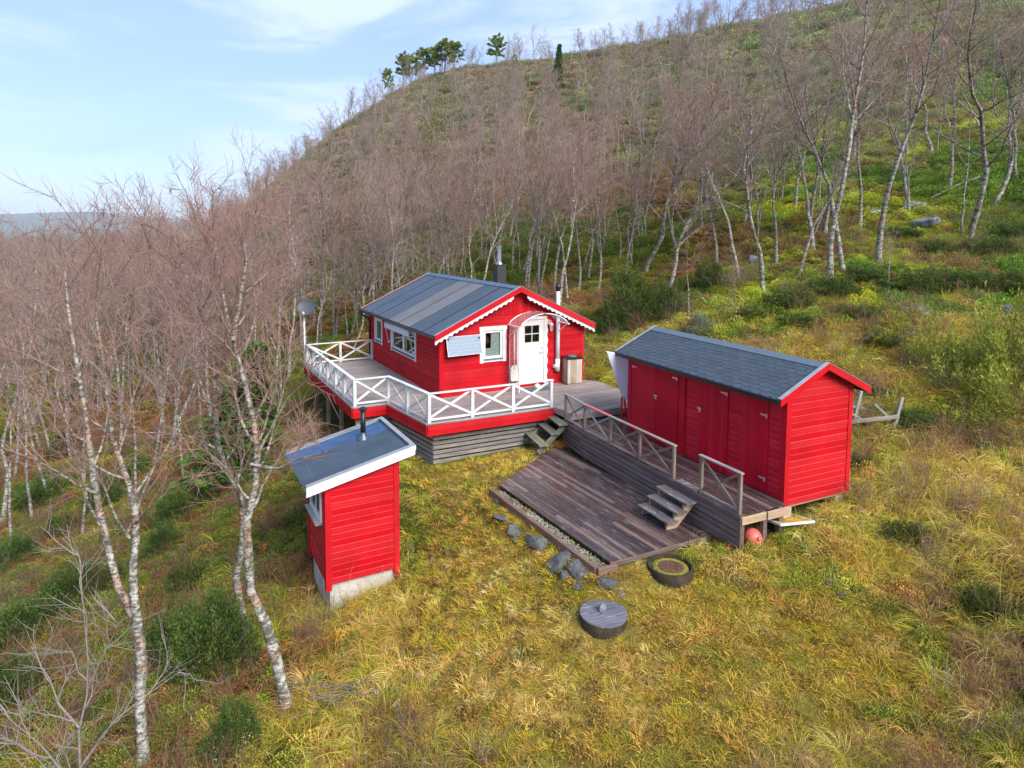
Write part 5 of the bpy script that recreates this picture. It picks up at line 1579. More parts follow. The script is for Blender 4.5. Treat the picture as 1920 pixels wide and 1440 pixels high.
def birch(seed, H, stems=None, nst=1, r0=None, nlimb=17, nsub=9, ntw=10, lowest=.34, tw_r=.0040, spread=1.0, tw_len=1.0, wob=.085):
    """returns trunk polylines and twig polylines of a bare mountain birch standing at the origin"""
    r = np.random.default_rng(seed)
    thick, mid, fine = [], [], []
    if r0 is None: r0 = .028 + .0085 * H
    lines = []
    if stems is None:
        for s in range(nst):
            az = r.uniform(0, 6.28)
            lean = (.06 if nst == 1 else .20) * r.uniform(.6, 1.3)
            L = H * (1.0 if s == 0 else r.uniform(.75, .95))
            P = walk(r, (.06 * math.cos(az) * (nst > 1), .06 * math.sin(az) * (nst > 1), -.25), (math.cos(az) * lean, math.sin(az) * lean, 1), L + .25, 13, wob, .05)
            lines.append((P, r0 * (1 if s == 0 else r.uniform(.7, .9))))
            if r.random() < .75:                            # a fork
                t = r.uniform(.32, .55)
                q, d = lerp_line(P, t)
                d2 = side_dir(r, d, r.uniform(.35, .6), r.uniform(0, 6.28))
                lines.append((walk(r, q, d2, L * (1 - t) * r.uniform(.7, .95), 9, wob, .10), lines[-1][1] * (1 - t) * .85))
    else:
        for P, rr, lf in stems: lines.append((np.array(P, float), rr, lf))
    Htot = max(l[0][-1][2] for l in lines)
    for P, rr, *lf in lines:
        lf = lf[0] if lf else 1.0
        n = len(P)
        rad = rr * (1 - np.linspace(0, 1, n) ** .9 * .88)
        if P[0][2] < .1: rad[0] *= 1.35
        rad = rad * r.uniform(.88, 1.14, n)
        thick.append((P, rad))
        Ll = np.linalg.norm(np.diff(P, axis=0), axis=1).sum()
        nl = max(4 if lf == 1 else 2, int(nlimb * lf * Ll / Htot))
        az = r.uniform(0, 6.28)
        for i in range(nl):
            t = (i + r.uniform(.2, .8)) / nl
            q, d = lerp_line(P, t)
            hh = q[2] / Htot
            if lf == 1 and hh < lowest * r.uniform(.75, 1.1): continue
            az += 2.4 + r.normal(0, .5)
            a_ = r.uniform(.55, .95) * (1.15 - .35 * hh)
            L = Htot * (.12 + .24 * (1 - hh) ** .8) * r.uniform(.65, 1.25) * spread * (1 if lf == 1 else .32)
            rr_l = max(.008, min(rad[min(int(t * (n - 1)), n - 1)] * .5, .010 + .010 * L))
            LP = walk(r, q, side_dir(r, d, a_, az), L, 6, .17, .07)
            thick.append((LP, rr_l * (1 - np.linspace(0, 1, 7) * .75)))
            ns = max(3, int(nsub * (.5 + .5 * L / (Htot * .25))))
            for j in range(ns):
                s = .18 + .82 * (j + r.random()) / ns
                q2, d2 = lerp_line(LP, min(s, .999))
                L2 = (.22 + .42 * L * (1 - .55 * s)) * r.uniform(.6, 1.2)
                SP = walk(r, q2, side_dir(r, d2, r.uniform(.5, 1.05), r.uniform(0, 6.28)), L2, 3, .16, .05)
                mid.append((SP, np.linspace(.0075, .0036, 4) * tw_r / .004))
                nt = max(3, int(ntw * (.5 + .7 * L2)))
                for k in range(nt):
                    q3, d3 = lerp_line(SP, min(.15 + .85 * (k + r.random()) / nt, .999))
                    L3 = r.uniform(.16, .46) * tw_len
                    TP = walk(r, q3, side_dir(r, d3, r.uniform(.35, .95), r.uniform(0, 6.28)), L3, 2, .14, .03)
                    fine.append((TP, np.array([1.0, .8, .45]) * tw_r))
            nt = int(ntw * .6)
            for k in range(nt):
                q3, d3 = lerp_line(LP, .3 + .699 * r.random())
                fine.append((walk(r, q3, side_dir(r, d3, r.uniform(.4, .9), r.uniform(0, 6.28)), r.uniform(.2, .5) * tw_len, 2, .1, .15), np.array([1.0, .8, .45]) * tw_r))
    return thick, mid, fine

def birch_meshes(tag_, seed, H, bark='bark', twig='twig', **kw):
    th, md, fi = birch(seed, H, **kw)
    V, Fq, rad = tubes(th, 7)
    mt = np_mesh(tag_ + '_trunk', V, Fq, M[bark], rad)
    V1, F1, _ = tubes(md, 3); V2, F2, _ = tubes(fi, 3)
    mc = np_mesh(tag_ + '_crown', np.r_[V1, V2], np.r_[F1, F2 + len(V1)], M[twig])
    return mt, mc

def leaf_cloud(r, C, Dv, size, asp, n_each=1, jitter=0.0, tone=None, spread_ang=.9):
    """little rhombic leaves at C pointing roughly along Dv -> verts, quads, tone"""
    C = np.repeat(C, n_each, 0) + r.normal(0, jitter, (len(C) * n_each, 3)) if jitter else np.repeat(C, n_each, 0)
    Dv = np.repeat(Dv, n_each, 0) + r.normal(0, spread_ang, C.shape)
    Dv /= np.linalg.norm(Dv, axis=1, keepdims=True) + 1e-9
    S = np.cross(Dv, r.normal(0, 1, C.shape)); S /= np.linalg.norm(S, axis=1, keepdims=True) + 1e-9
    L = size * r.uniform(.6, 1.3, (len(C), 1))
    a, b = C, C + Dv * L
    m = C + Dv * L * .5
    V = np.stack([a, m + S * L * asp, b, m - S * L * asp], 1).reshape(-1, 3)
    Fq = np.arange(len(V)).reshape(-1, 4)
    tone = r.random(len(C)) if tone is None else np.clip(np.repeat(tone, n_each) + r.normal(0, .12, len(C)), 0, 1)
    return V, Fq, np.repeat(tone, 4)

def bush_meshes(nm, seed, rad, hgt, nshoot, mat, leaf=.055, per=46, asp=.16, lean=.5, plume=.35, open_=.0):
    r = np.random.default_rng(seed)
    C, D, T, st = [], [], [], []
    for i in range(nshoot):
        az, q = r.uniform(0, 6.28), math.sqrt(r.random())
        top = np.array([math.cos(az) * q * rad, math.sin(az) * q * rad, hgt * (1 - .65 * q ** 2) * r.uniform(.6, 1.15)])
        d0 = unit(np.array([top[0] * lean * 2, top[1] * lean * 2, max(.25, top[2])]))
        root = np.array([top[0] * .25, top[1] * .25, 0.0])
        P = np.array([root, root * .4 + top * .6 + r.normal(0, .04, 3), top])
        if i % 3 == 0: st.append((P, np.array([.010, .006, .002])))
        pl = plume * r.uniform(.6, 1.3)
        t = r.random(per) ** .7
        ax = unit(top - P[1] + np.array([0, 0, .15]))
        pts = top - ax * (pl * t)[:, None] + r.normal(0, .03 + .11 * pl, (per, 3)) * (.25 + t)[:, None]
        C.append(pts); D.append(np.broadcast_to(ax, pts.shape) + unit(pts.mean(0) * [1, 1, .3]) * .3)
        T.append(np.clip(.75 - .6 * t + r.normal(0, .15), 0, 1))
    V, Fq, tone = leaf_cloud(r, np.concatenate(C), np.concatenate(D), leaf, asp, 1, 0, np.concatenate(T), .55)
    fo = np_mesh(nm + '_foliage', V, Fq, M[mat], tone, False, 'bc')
    V2, F2, rr = tubes(st, 4)
    stm = np_mesh(nm + '_stems', V2, F2, M['pine_bark'], rr)
    return stm, fo

def conifer_meshes(nm, seed, H, mat, kind='pine'):
    r = np.random.default_rng(seed)
    P = walk(r, (0, 0, -.2), (r.normal(0, .05), r.normal(0, .05), 1), H + .2, 10, .03 if kind == 'spruce' else .06, .05)
    th = [(P, np.linspace(.16 if kind == 'pine' else .09, .02, 11) * H / 8)]
    C, D, T = [], [], []
    nb = 42 if kind == 'pine' else 110
    for i in range(nb):
        t = (r.uniform(.42, 1.0) if kind == 'pine' else .06 + .94 * (i / nb))
        q, d = lerp_line(P, min(t, .995))
        az = i * 2.4 + r.normal(0, .4)
        if kind == 'pine':
            L = H * (.10 + .22 * math.sin(math.pi * min(1, max(0, (t - .36) / .68)) ** .8)) * r.uniform(.7, 1.2)
            el = r.uniform(-.05, .5)
        else:
            L = H * (.02 + .21 * (1 - t)) * r.uniform(.8, 1.15); el = -.15 + .5 * t
        B = walk(r, q, (math.cos(az) * math.cos(el), math.sin(az) * math.cos(el), math.sin(el)), L, 4, .12, .05 if kind == 'pine' else .02)
        th.append((B, np.linspace(.03, .008, 5) * H / 8))
        m = 9 if kind == 'pine' else 9
        for j in range(m):
            q2, d2 = lerp_line(B, min(.999, (.45 if kind == 'pine' else .15) + (.55 if kind == 'pine' else .85) * (j + r.random()) / m))
            c = q2 + r.normal(0, .06 * H / 8 * (2.0 if kind == 'pine' else 1.0), 3)
            k = 26 if kind == 'pine' else 18
            off = r.normal(0, 1, (k, 3)); off /= np.linalg.norm(off, axis=1, keepdims=True)
            off[:, 2] = np.abs(off[:, 2]) * .8 if kind == 'pine' else off[:, 2] * .4
            C.append(c + off * (.16 if kind == 'pine' else .10) * H / 8 * r.random((k, 1))); D.append(off + (Z3 * .3 if kind == 'pine' else unit(d2)))
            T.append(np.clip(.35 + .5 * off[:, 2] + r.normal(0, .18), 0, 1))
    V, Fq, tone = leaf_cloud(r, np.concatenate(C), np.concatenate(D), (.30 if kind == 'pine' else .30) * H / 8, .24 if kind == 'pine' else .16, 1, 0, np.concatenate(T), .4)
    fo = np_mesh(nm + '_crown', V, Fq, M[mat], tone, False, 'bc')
    V2, F2, rr = tubes(th, 6)
    return np_mesh(nm + '_trunk', V2, F2, M['pine_bark'], rr), fo

def plant(name, label, cat, group, pos, rz, sc, parts, tilt=(0, 0)):
    """thing with its parts: parts = [(part name, mesh), ...]"""
    t = thing(name, label, cat, pos, 0, group)
    t.rotation_euler = (tilt[0], tilt[1], rz)
    t.scale = (sc, sc, sc) if not hasattr(sc, '__len__') else sc
    for pn, me in parts:
        add(pn, me, None, t)
    return t

# ------------------------------------------------------------------ hero birches, stems traced in space
def stem(pts, Y0_, Y1_, base=None):
    n = len(pts)
    P = [at(u, v, Y0_ + (Y1_ - Y0_) * i / (n - 1)) for i, (u, v) in enumerate(pts)]
    return np.array(P)
def subdivide(P, n):
    d = np.r_[0, np.cumsum(np.linalg.norm(np.diff(P, axis=0), axis=1))]
    s = np.linspace(0, d[-1], n)
    return np.c_[[np.interp(s, d, P[:, k]) for k in range(3)]].T
def hero(name, label, group, stems, seed, mats=('bark', 'twig'), **kw):
    """stems: list of (pixel points, Y at foot, Y at tip, radius)"""
    b = None
    L = []
    for pts, ya, yb, rr, *lf in stems:
        P = stem(pts, ya, yb)
        if b is None:
            b = P[0].copy(); b[2] = gz(b[0], b[1])
        if rr > 0: P[0][2] = min(P[0][2], gz(P[0][0], P[0][1])) - .15
        L.append((subdivide(P - b, 16), abs(rr), lf[0] if lf else 1.0))
    mt, mc = birch_meshes('hero%d' % seed, seed, 8.0, mats[0], mats[1], stems=L, **kw)
    return plant(name, label, 'tree', group, tuple(b), 0, 1.0, [('trunk', mt), ('crown', mc)])
def foot_y(u, v): return hit(u, v)[1]

y1_ = foot_y(543, 1338)
hero('birch_tree', 'twin-stemmed birch with flaking orange-white bark in front of the outhouse', 'large birches left of the outhouse', [
    ([(543, 1338), (516, 1227), (493, 1151), (470, 1110), (470, 1067), (459, 1000), (467, 947), (487, 889), (478, 800), (467, 750), (450, 687), (437, 637), (424, 583), (412, 520), (405, 470), (398, 420)], y1_, y1_ + .9, .088),
    ([(468, 1205), (452, 1138), (440, 1084), (452, 1040), (459, 1000), (449, 911), (413, 867), (406, 820), (403, 737), (400, 667), (380, 590), (352, 530), (338, 480), (332, 440)], foot_y(468, 1205), y1_ + 1.3, .085),
    ([(437, 637), (450, 560), (462, 490), (455, 440), (468, 400)], y1_ + .6, y1_ + .5, -.045),
    ([(478, 860), (510, 800), (540, 745), (590, 700)], y1_ + .4, y1_ + .2, -.028, .6),
    ([(470, 870), (520, 880), (560, 860), (610, 850), (660, 820)], y1_ + .4, y1_ - .3, -.03, .3)],
    101, ('bark', 'twig_red'), nlimb=27, nsub=9, ntw=9, lowest=.38, tw_r=.0034, spread=.95)
y2_ = foot_y(268, 1436)
hero('birch_tree', 'tall forked birch with grey lichen patches at the lower edge of the juniper bank', 'large birches left of the outhouse', [
    ([(270, 1436), (262, 1311), (267, 1222), (258, 1164), (222, 1102), (196, 1000), (173, 889), (164, 800), (155, 740), (140, 660), (128, 580), (122, 510), (125, 450)], y2_, y2_ + 1.6, .085),
    ([(258, 1164), (247, 1084), (258, 978), (240, 898), (213, 836), (203, 760), (196, 680), (180, 600), (180, 530), (196, 470)], y2_ + .3, y2_ + 2.0, -.065),
    ([(240, 1000), (270, 920), (300, 850), (310, 780)], y2_ + .7, y2_ + .9, -.03)],
    103, nlimb=24, nsub=8, ntw=8, lowest=.44, tw_r=.0034)
y3_ = foot_y(5, 990)
hero('birch_tree', 'leaning orange-barked birch at the outer edge of the juniper bank', 'large birches left of the outhouse', [
    ([(2, 990), (12, 930), (14, 880), (2, 840), (12, 800), (40, 720), (60, 640), (70, 540), (60, 430)], y3_, y3_ + 1.0, .075)],
    105, nlimb=16, nsub=8, ntw=7, lowest=.35)
ys_ = 5.6
hero('bare_shrub', 'pale grey leafless shrub with forking stems in the foreground brush', None, [
    ([(155, 1600), (150, 1440), (148, 1364), (169, 1280), (160, 1180), (152, 1089), (147, 1013), (118, 1010)], ys_, ys_ + .3, .022),
    ([(148, 1364), (110, 1320), (92, 1270), (70, 1240)], ys_, ys_ + .1, -.013),
    ([(165, 1290), (200, 1215), (235, 1150)], ys_, ys_ - .1, -.012),
    ([(150, 1440), (215, 1350), (280, 1300), (350, 1250)], ys_, ys_ + .4, -.013),
    ([(158, 1500), (80, 1400), (20, 1350), (-10, 1320)], ys_, ys_ - .2, -.013),
    ([(120, 1500), (70, 1420), (30, 1390), (0, 1385)], ys_, ys_ - .2, -.011)],
    107, ('grey_bark', 'twig_grey'), nlimb=12, nsub=4, ntw=4, lowest=.30, tw_r=.0024, spread=.42, tw_len=.8)

# ------------------------------------------------------------------ birch kinds
HABIT = ('single-stemmed', 'twin-stemmed', 'high-crowned', 'wide-crowned', 'three-stemmed', 'bushy-crowned', 'twin-stemmed', 'slim high-crowned', 'low-branched')
def wood_label(k, H, x, y):
    size = 'tall' if H > 8.4 else 'short' if H < 7.0 else 'middling'
    where = 'on the slope right of the cabin' if x > 6 else 'on the slope behind the cabin' if (x > -6 and y > 24) else 'in the wood beyond the terrace railing' if y > 20 else 'in the thicket beyond the juniper bank'
    return '%s %s bare birch %s' % (size, HABIT[k], where), 'birches ' + where
PROTO = []
for i in range(9):
    nst = (1, 2, 1, 1, 3, 1, 2, 1, 1)[i]
    PROTO.append((8.0, *birch_meshes('birch%d' % i, 200 + i, 8.0, nst=nst, r0=(.08, .07, .075, .085, .062, .075, .07, .068, .085)[i], wob=(.085, .11, .07, .12, .1, .08, .12, .06, .13)[i], nlimb=(20, 16, 22, 18, 13, 24, 17, 20, 19)[i], nsub=7, ntw=5,
                                     lowest=(.40, .38, .48, .34, .40, .46, .42, .52, .36)[i], spread=(1, 1.05, .85, 1.15, .95, .9, 1, .8, 1.1)[i], tw_r=.0049)))
SLIM = [(5.0, *birch_meshes('slim%d' % i, 240 + i, 5.0, r0=.04, nlimb=13, nsub=5, ntw=6, lowest=.4, spread=.7, tw_r=.004)) for i in range(2)]
FAR = [(7.5, *birch_meshes('farbirch%d' % i, 260 + i, 7.5, nst=1 + (i == 1), twig='twig_far', nlimb=15, nsub=6, ntw=5, lowest=.38, tw_r=.0075, tw_len=1.4)) for i in range(4)]

def screen(x, y, z):
    p = np.array([x, y, z]) - np.array([0, 0, CAM_H])
    zc = p @ _F; a = F_PX * p[0] / zc; b = -F_PX * (p @ _U) / zc
    c, s = math.cos(ROLL), math.sin(ROLL)
    return 960 + c * a - s * b, Y0 + s * a + c * b

tree_spots = []
def birch_at(u, vb, vt, label=None, group=None, kinds=PROTO, k=None, lean=.05, hs=.89, fat=1.0):
    x, y, z = hit(u, vb)
    top = at(u, vt, y)[2]
    H = max(2.5, (top - z) * hs)
    k = rnd.randrange(len(kinds)) if k is None else k
    h0, mt, mc = kinds[k]
    sc = H / h0
    if label is None: label, group = wood_label(k, H, x, y)
    tree_spots.append((x, y))
    return plant('birch_tree', label or 'bare birch in the wood behind and beside the cabin', 'tree', group or 'birches of the wood around the clearing', (x, y, z), rnd.uniform(0, 6.28),
                 (sc ** .8 * fat, sc ** .8 * fat, sc), [('trunk', mt), ('crown', mc)], (rnd.gauss(0, lean), rnd.gauss(0, lean)))
G_SLOPE = 'birches on the green slope right of the cabin'
L_SLOPE = 'bare birch standing on the green slope above the storage shed'
for (u, vb, vt, k) in ((1555, 530, -60, 7), (1650, 498, -40, 2), (1585, 516, 40, 5), (1432, 556, 140, 0), (1388, 532, 200, 5), (1248, 562, 220, 8), (1208, 510, 160, 3),
                       (1815, 455, -20, 8), (1896, 335, -70, 2), (1906, 338, 10, 5), (1490, 400, 110, 0), (1520, 442, 100, 1), (1340, 500, 230, 2), (1700, 300, 20, 7), (1750, 290, 30, 3), (1600, 300, 20, 0), (1455, 340, 120, 4),
                       (1395, 430, 170, 3), (1270, 470, 200, 6), (1300, 420, 180, 1), (1525, 470, 130, 5), (1612, 430, 60, 7), (1548, 440, 90, 2), (1705, 380, 60, 5), (1860, 400, 20, 3), (1780, 360, 0, 7), (1455, 500, 190, 7), (1495, 520, 250, 5)):
    birch_at(u, vb, vt, None, None, PROTO, k, .04, 1.0, 1.3)
birch_at(1800, 448, 120, 'thin reddish birch stem beside the crooked birch near the juniper', None, SLIM, 0, .02)
birch_at(1669, 550, 420, 'thin young birch sapling in front of the thick pale trunk', None, SLIM, 1, .02)
birch_at(1292, 594, 400, 'young birch with a few low side branches behind the shed roof', None, SLIM, 0, .02)
birch_at(1382, 606, 500, 'knee-high bare sapling in the grass behind the shed roof', None, SLIM, 1, .02)
for (u, vb, vt, k) in ((988, 548, 190, 4), (1012, 556, 220, 1), (1048, 578, 190, 0), (1066, 566, 230, 5), (932, 524, 200, 2), (862, 522, 190, 3), (846, 518, 240, 7), (776, 528, 190, 5), (752, 520, 260, 8),
                       (692, 560, 250, 3), (708, 552, 300, 6), (742, 502, 240, 1), (1102, 524, 230, 8), (1132, 504, 220, 3), (1164, 486, 210, 7), (628, 636, 240, 1), (652, 640, 280, 6), (602, 646, 230, 5), (566, 662, 270, 0),
                       (588, 610, 260, 3), (905, 500, 230, 6), (960, 510, 210, 0), (820, 505, 220, 1), (1085, 545, 250, 2),
                       (238, 805, 335, 2), (150, 765, 345, 5), (335, 800, 300, 3), (395, 790, 280, 8), (300, 765, 330, 1), (505, 705, 235, 7), (540, 720, 270, 0), (62, 800, 370, 3), (-20, 880, 400, 8), (452, 660, 290, 5),
                       (482, 690, 300, 6), (362, 705, 310, 1), (430, 730, 270, 2), (270, 720, 360, 4), (200, 720, 390, 0), (110, 730, 400, 8), (20, 740, 420, 2), (530, 650, 300, 3), (320, 860, 420, 5), (100, 850, 450, 6)):
    birch_at(u, vb, vt, None, None, PROTO, k)

for (u, vb, vt, k) in ((30, 900, 470, 0), (95, 935, 520, 1), (130, 870, 430, 0), (185, 905, 480, 1), (60, 985, 560, 1), (225, 865, 420, 0), (285, 880, 470, 1), (310, 830, 400, 0), (375, 850, 480, 1),
                       (20, 1060, 640, 0), (345, 905, 560, 0), (155, 1010, 620, 1), (410, 830, 430, 1), (255, 940, 590, 0), (80, 850, 420, 1), (500, 800, 470, 0), (530, 770, 430, 1)):
    birch_at(u, vb, vt, 'slim grey-brown birch sapling in the thicket on the juniper bank', 'birch saplings on the juniper bank', SLIM, k, .07, 1.0)
# ------------------------------------------------------------------ the rest of the wood
CLEAR = [(-7.5, 3), (-6.8, 12), (-7.2, 16), (-9.6, 22.8), (-7.4, 27), (0.5, 29.2), (5, 27.5), (8, 24.5), (13, 22), (20, 22.5), (34, 24), (40, 5)]
cand = []
def candidates(y0, y1, step, keep):
    y = y0
    while y < y1:
        xw0, xw1 = -1.08 * y - 8, 1.05 * y + 8
        for x in np.arange(xw0, xw1, step):
            cand.append((x + rnd.uniform(-.48, .48) * step, y + rnd.uniform(-.48, .48) * step, keep))
        y += step
candidates(12, 34, 1.75, .8)
candidates(34, 62, 2.9, .8)
candidates(62, 110, 4.0, .8)
candidates(110, 190, 4.5, .75)
candidates(190, 420, 6.5, .9)
ca = np.array([(c[0], c[1], c[2]) for c in cand])
cz = ground_z(ca[:, 0], ca[:, 1])
dc = dist_poly(ca[:, 0], ca[:, 1], CLEAR)
dens = fbm(ca[:, 0] / 14, ca[:, 1] / 14, 55)
near_trees, far_trees = [], []
for (x, y, kp), z, d_, dn in zip(ca, cz, dc, dens):
    if d_ < .5 or rnd.random() > kp: continue
    u, v = screen(x, y, z)
    if y > 190 and u > 640: continue
    if v > 790 and u < 600: continue
    right = u > 1330 + max(0, (v - 300)) * .2
    if right and rnd.random() > (.55 if y < 60 else .9): continue
    if u > 1560 and 240 < v < 660 and rnd.random() > .32: continue
    if u > 1180 and 400 < v < 640 and rnd.random() > .55: continue
    if y > 85 and 600 < u < 1250 and v < 235 and rnd.random() > .55: continue
    if y > 60 and rnd.random() > .6 + 1.0 * dn: continue
    if any((x - a) ** 2 + (y - b) ** 2 < 1.1 for a, b in tree_spots): continue
    if y > 165 and v > 330 and u > 620: continue
    (near_trees if y < 62 else far_trees).append((x, y, z, u, v))
near_trees.sort(key=lambda t: t[1])
room = 300 - len(tree_spots) - 8
vis = [t for t in near_trees if -160 < t[3] < 2080]
build, rest = vis[:room], vis[room:] + [t for t in near_trees if not (-160 < t[3] < 2080)]
for (x, y, z, u, v) in build:
    H = rnd.uniform(5.2, 8.2) if u < 1300 else rnd.uniform(5.4, 8.0)
    k = rnd.randrange(len(PROTO))
    h0, mt, mc = PROTO[k]
    sc = H / h0
    lab, grp = wood_label(k, H, x, y)
    plant('birch_tree', lab, 'tree', grp,
          (x, y, z), rnd.uniform(0, 6.28), (sc ** .8, sc ** .8, sc), [('trunk', mt), ('crown', mc)], (rnd.gauss(0, .07), rnd.gauss(0, .07)))

# ------------------------------------------------------------------ scatter (only for what nobody could count)
def scatter(name, label, cat, protos, P, rot, scl, idx, tint):
    """one object: points carrying instances of small clumps"""
    colp = bpy.data.collections.new(name + '_kinds')
    for i, me in enumerate(protos):
        o = bpy.data.objects.new('%s_%02d' % (name, i), me)
        colp.objects.link(o)
    n = len(P)
    me = bpy.data.meshes.new(name)
    me.vertices.add(n); me.vertices.foreach_set('co', np.asarray(P, np.float32).ravel())
    for an, ty, val, key in (('rot', 'FLOAT_VECTOR', rot, 'vector'), ('scl', 'FLOAT', scl, 'value'), ('idx', 'INT', idx, 'value'), ('tint', 'FLOAT_COLOR', tint, 'color')):
        a = me.attributes.new(an, ty, 'POINT')
        a.data.foreach_set(key, np.asarray(val, np.int32 if ty == 'INT' else np.float32).ravel())
    me.update()
    ob = add(name, me, None)
    ng = bpy.data.node_groups.new(name + '_nodes', 'GeometryNodeTree')
    ng.interface.new_socket('Geometry', in_out='INPUT', socket_type='NodeSocketGeometry')
    ng.interface.new_socket('Geometry', in_out='OUTPUT', socket_type='NodeSocketGeometry')
    nd, lk = ng.nodes, ng.links
    gi, go_ = nd.new('NodeGroupInput'), nd.new('NodeGroupOutput')
    ci = nd.new('GeometryNodeCollectionInfo')
    ci.inputs['Collection'].default_value = colp
    ci.inputs['Separate Children'].default_value = True
    ci.inputs['Reset Children'].default_value = True
    ip = nd.new('GeometryNodeInstanceOnPoints')
    ip.inputs['Pick Instance'].default_value = True
    def na(nm, ty):
        q = nd.new('GeometryNodeInputNamedAttribute'); q.data_type = ty; q.inputs['Name'].default_value = nm
        return [s for s in q.outputs if s.enabled and s.name == 'Attribute'][0]
    lk.new(gi.outputs[0], ip.inputs['Points'])
    lk.new(ci.outputs[0], ip.inputs['Instance'])
    lk.new(na('idx', 'INT'), ip.inputs['Instance Index'])
    er = nd.new('FunctionNodeEulerToRotation')
    lk.new(na('rot', 'FLOAT_VECTOR'), er.inputs[0])
    lk.new(er.outputs[0], ip.inputs['Rotation'])
    lk.new(na('scl', 'FLOAT'), ip.inputs['Scale'])
    lk.new(ip.outputs[0], go_.inputs[0])
    md_ = ob.modifiers.new('scatter', 'NODES'); md_.node_group = ng
    return tag(ob, label, cat, None, 'stuff')

# far wood: trunk and crown of each kind joined
def join_meshes(nm, a, b):
    me = bpy.data.meshes.new(nm)
    bm = bmesh.new()
    bm.from_mesh(a); nfa = len(bm.faces)
    bm.from_mesh(b)
    bm.faces.ensure_lookup_table()
    for i in range(nfa, len(bm.faces)): bm.faces[i].material_index = 1
    bm.to_mesh(me); bm.free()
    me.materials.append(a.materials[0]); me.materials.append(b.materials[0])
    return me
far_protos = [join_meshes('farwood%d' % i, p[1], p[2]) for i, p in enumerate(FAR)]
ft = rest + far_trees
if ft:
    A_f = np.array([(t[0], t[1], t[2]) for t in ft])
    nF = len(A_f)
    scatter('far_birch_wood', 'mass of bare purplish birches covering the far hillside', 'wood', far_protos, A_f,
            np.c_[rng.normal(0, .06, nF), rng.normal(0, .06, nF), rng.uniform(0, 6.28, nF)], rng.uniform(.70, 1.12, nF), rng.integers(0, 4, nF), np.ones((nF, 4)))
print('birches', len(tree_spots), len(build), 'far', len(ft))

# ------------------------------------------------------------------ evergreens
JUN = [bush_meshes('juniper%d' % i, 300 + i, .75, (1.25, .8, 1.6)[i], (95, 100, 85)[i], 'juniper', leaf=.062, per=105, plume=.42) for i in range(3)]
JUL = [bush_meshes('light_juniper%d' % i, 310 + i, .85, (1.45, 1.0)[i], 34, 'juniper_light', .075, 80, .15, .9, .70) for i in range(2)]
WIL = bush_meshes('willow', 320, .6, .8, 60, 'willow', .06, 40, .22)
def bush_at(u, v, sc, parts, label, cat='bush', group=None, name='juniper_bush', sz=1.0):
    x, y, z = hit(u, v)
    return plant(name, label, cat, group, (x, y, z - .05), rnd.uniform(0, 6.28), (sc, sc, sc * sz), [('stems', parts[0]), ('foliage', parts[1])])
GJ = 'junipers on the bank left of the outhouse'
for (u, v, sc, k, sz, lab) in (
    (20, 1320, .9, 0, .8, 'juniper clump at the outermost corner of the bank'), (200, 1100, .8, 1, .9, 'flat juniper patch under the forked birch'), (360, 1090, .8, 1, .8, 'ragged juniper patch between the birch feet'),
    (120, 1000, .9, 1, .8, 'spreading juniper under the slim saplings'), (480, 900, .7, 0, 1.0, 'juniper tuft beside the spruce and the outhouse'), (30, 1060, .9, 2, .7, 'upright ragged juniper among the thin stems'),
    (395, 1260, 1.15, 0, 1.0, 'dense dark-green juniper between the two large birches'),
    (330, 1215, .9, 1, 1.0, 'low spreading juniper against the forked birch'),
    (440, 1420, .55, 2, 1.0, 'small bright upright juniper in the red-brown brush'),
    (60, 1190, 1.3, 1, .9, 'wide yellow-green juniper mound at the far side of the bank'),
    (140, 1130, 1.0, 0, .8, 'rounded juniper hummock beside the wide mound'),
    (80, 940, 1.3, 1, .9, 'dark leafy hummock near the leaning orange-barked birch'),
    (330, 985, .9, 0, 1.0, 'young juniper tuft in the brown heather slope'),
    (310, 1040, .7, 2, .8, 'narrow juniper tuft beside the forked birch stem'),
    (250, 900, 1.1, 1, 1.0, 'green juniper clump among the birch feet'),
    (200, 950, 1.0, 0, .8, 'juniper half hidden behind the forked birch'),
    (130, 860, 1.2, 2, .7, 'shaggy juniper at the edge of the birch wood'),
    (400, 940, .9, 1, 1.1, 'olive juniper clump right of the green spruce foot')):
    bush_at(u, v, sc, JUN[k], lab, 'bush', GJ, sz=sz)
for (u, v, sc, k, sz, lab) in (
    (1180, 612, 1.55, 2, 1.0, 'tall dark juniper thicket behind the cabin corner'),
    (1235, 600, 1.2, 0, 1.1, 'rounded juniper beside the tall thicket behind the cabin'),
    (1150, 625, 1.1, 0, .9, 'low juniper skirt of the thicket behind the cabin'),
    (1330, 540, 1.0, 0, 1.0, 'blue-green juniper between slim birches above the shed'),
    (1480, 575, 1.3, 1, .8, 'low glossy green bush at the foot of the slope birches'),
    (1560, 552, 1.4, 1, .7, 'green mat bush under the tallest birch on the slope'),
    (1610, 880, .55, 1, 1.0, 'small green bush against the shed end wall'),
    (1700, 1010, .6, 1, .8, 'green leafy tuft in the rough grass right of the shed'),
    (1850, 1150, .5, 0, .7, 'low green tuft in the meadow brush')):
    bush_at(u, v, sc, JUN[k], lab, 'bush', None, sz=sz)
for (u, v, sc, k, sz, lab) in (
    (1745, 690, 1.0, 0, 1.2, 'upright light-green juniper at the left of the big thicket'),
    (1800, 720, 1.5, 1, 1.1, 'broad light-green juniper spreading over the slope foot'),
    (1870, 700, 1.5, 0, 1.1, 'tall light-green juniper with bare grey stems'),
    (1900, 770, 1.5, 1, 1.1, 'sprawling juniper at the lower side of the thicket'),
    (1830, 790, 1.2, 1, .9, 'drooping juniper front above the meadow'),
    (1960, 720, 1.6, 0, 1.1, 'big light-green juniper at the outer side of the thicket')):
    bush_at(u, v, sc, JUL[k], lab, 'bush', 'light-green junipers right of the shed', sz=sz)
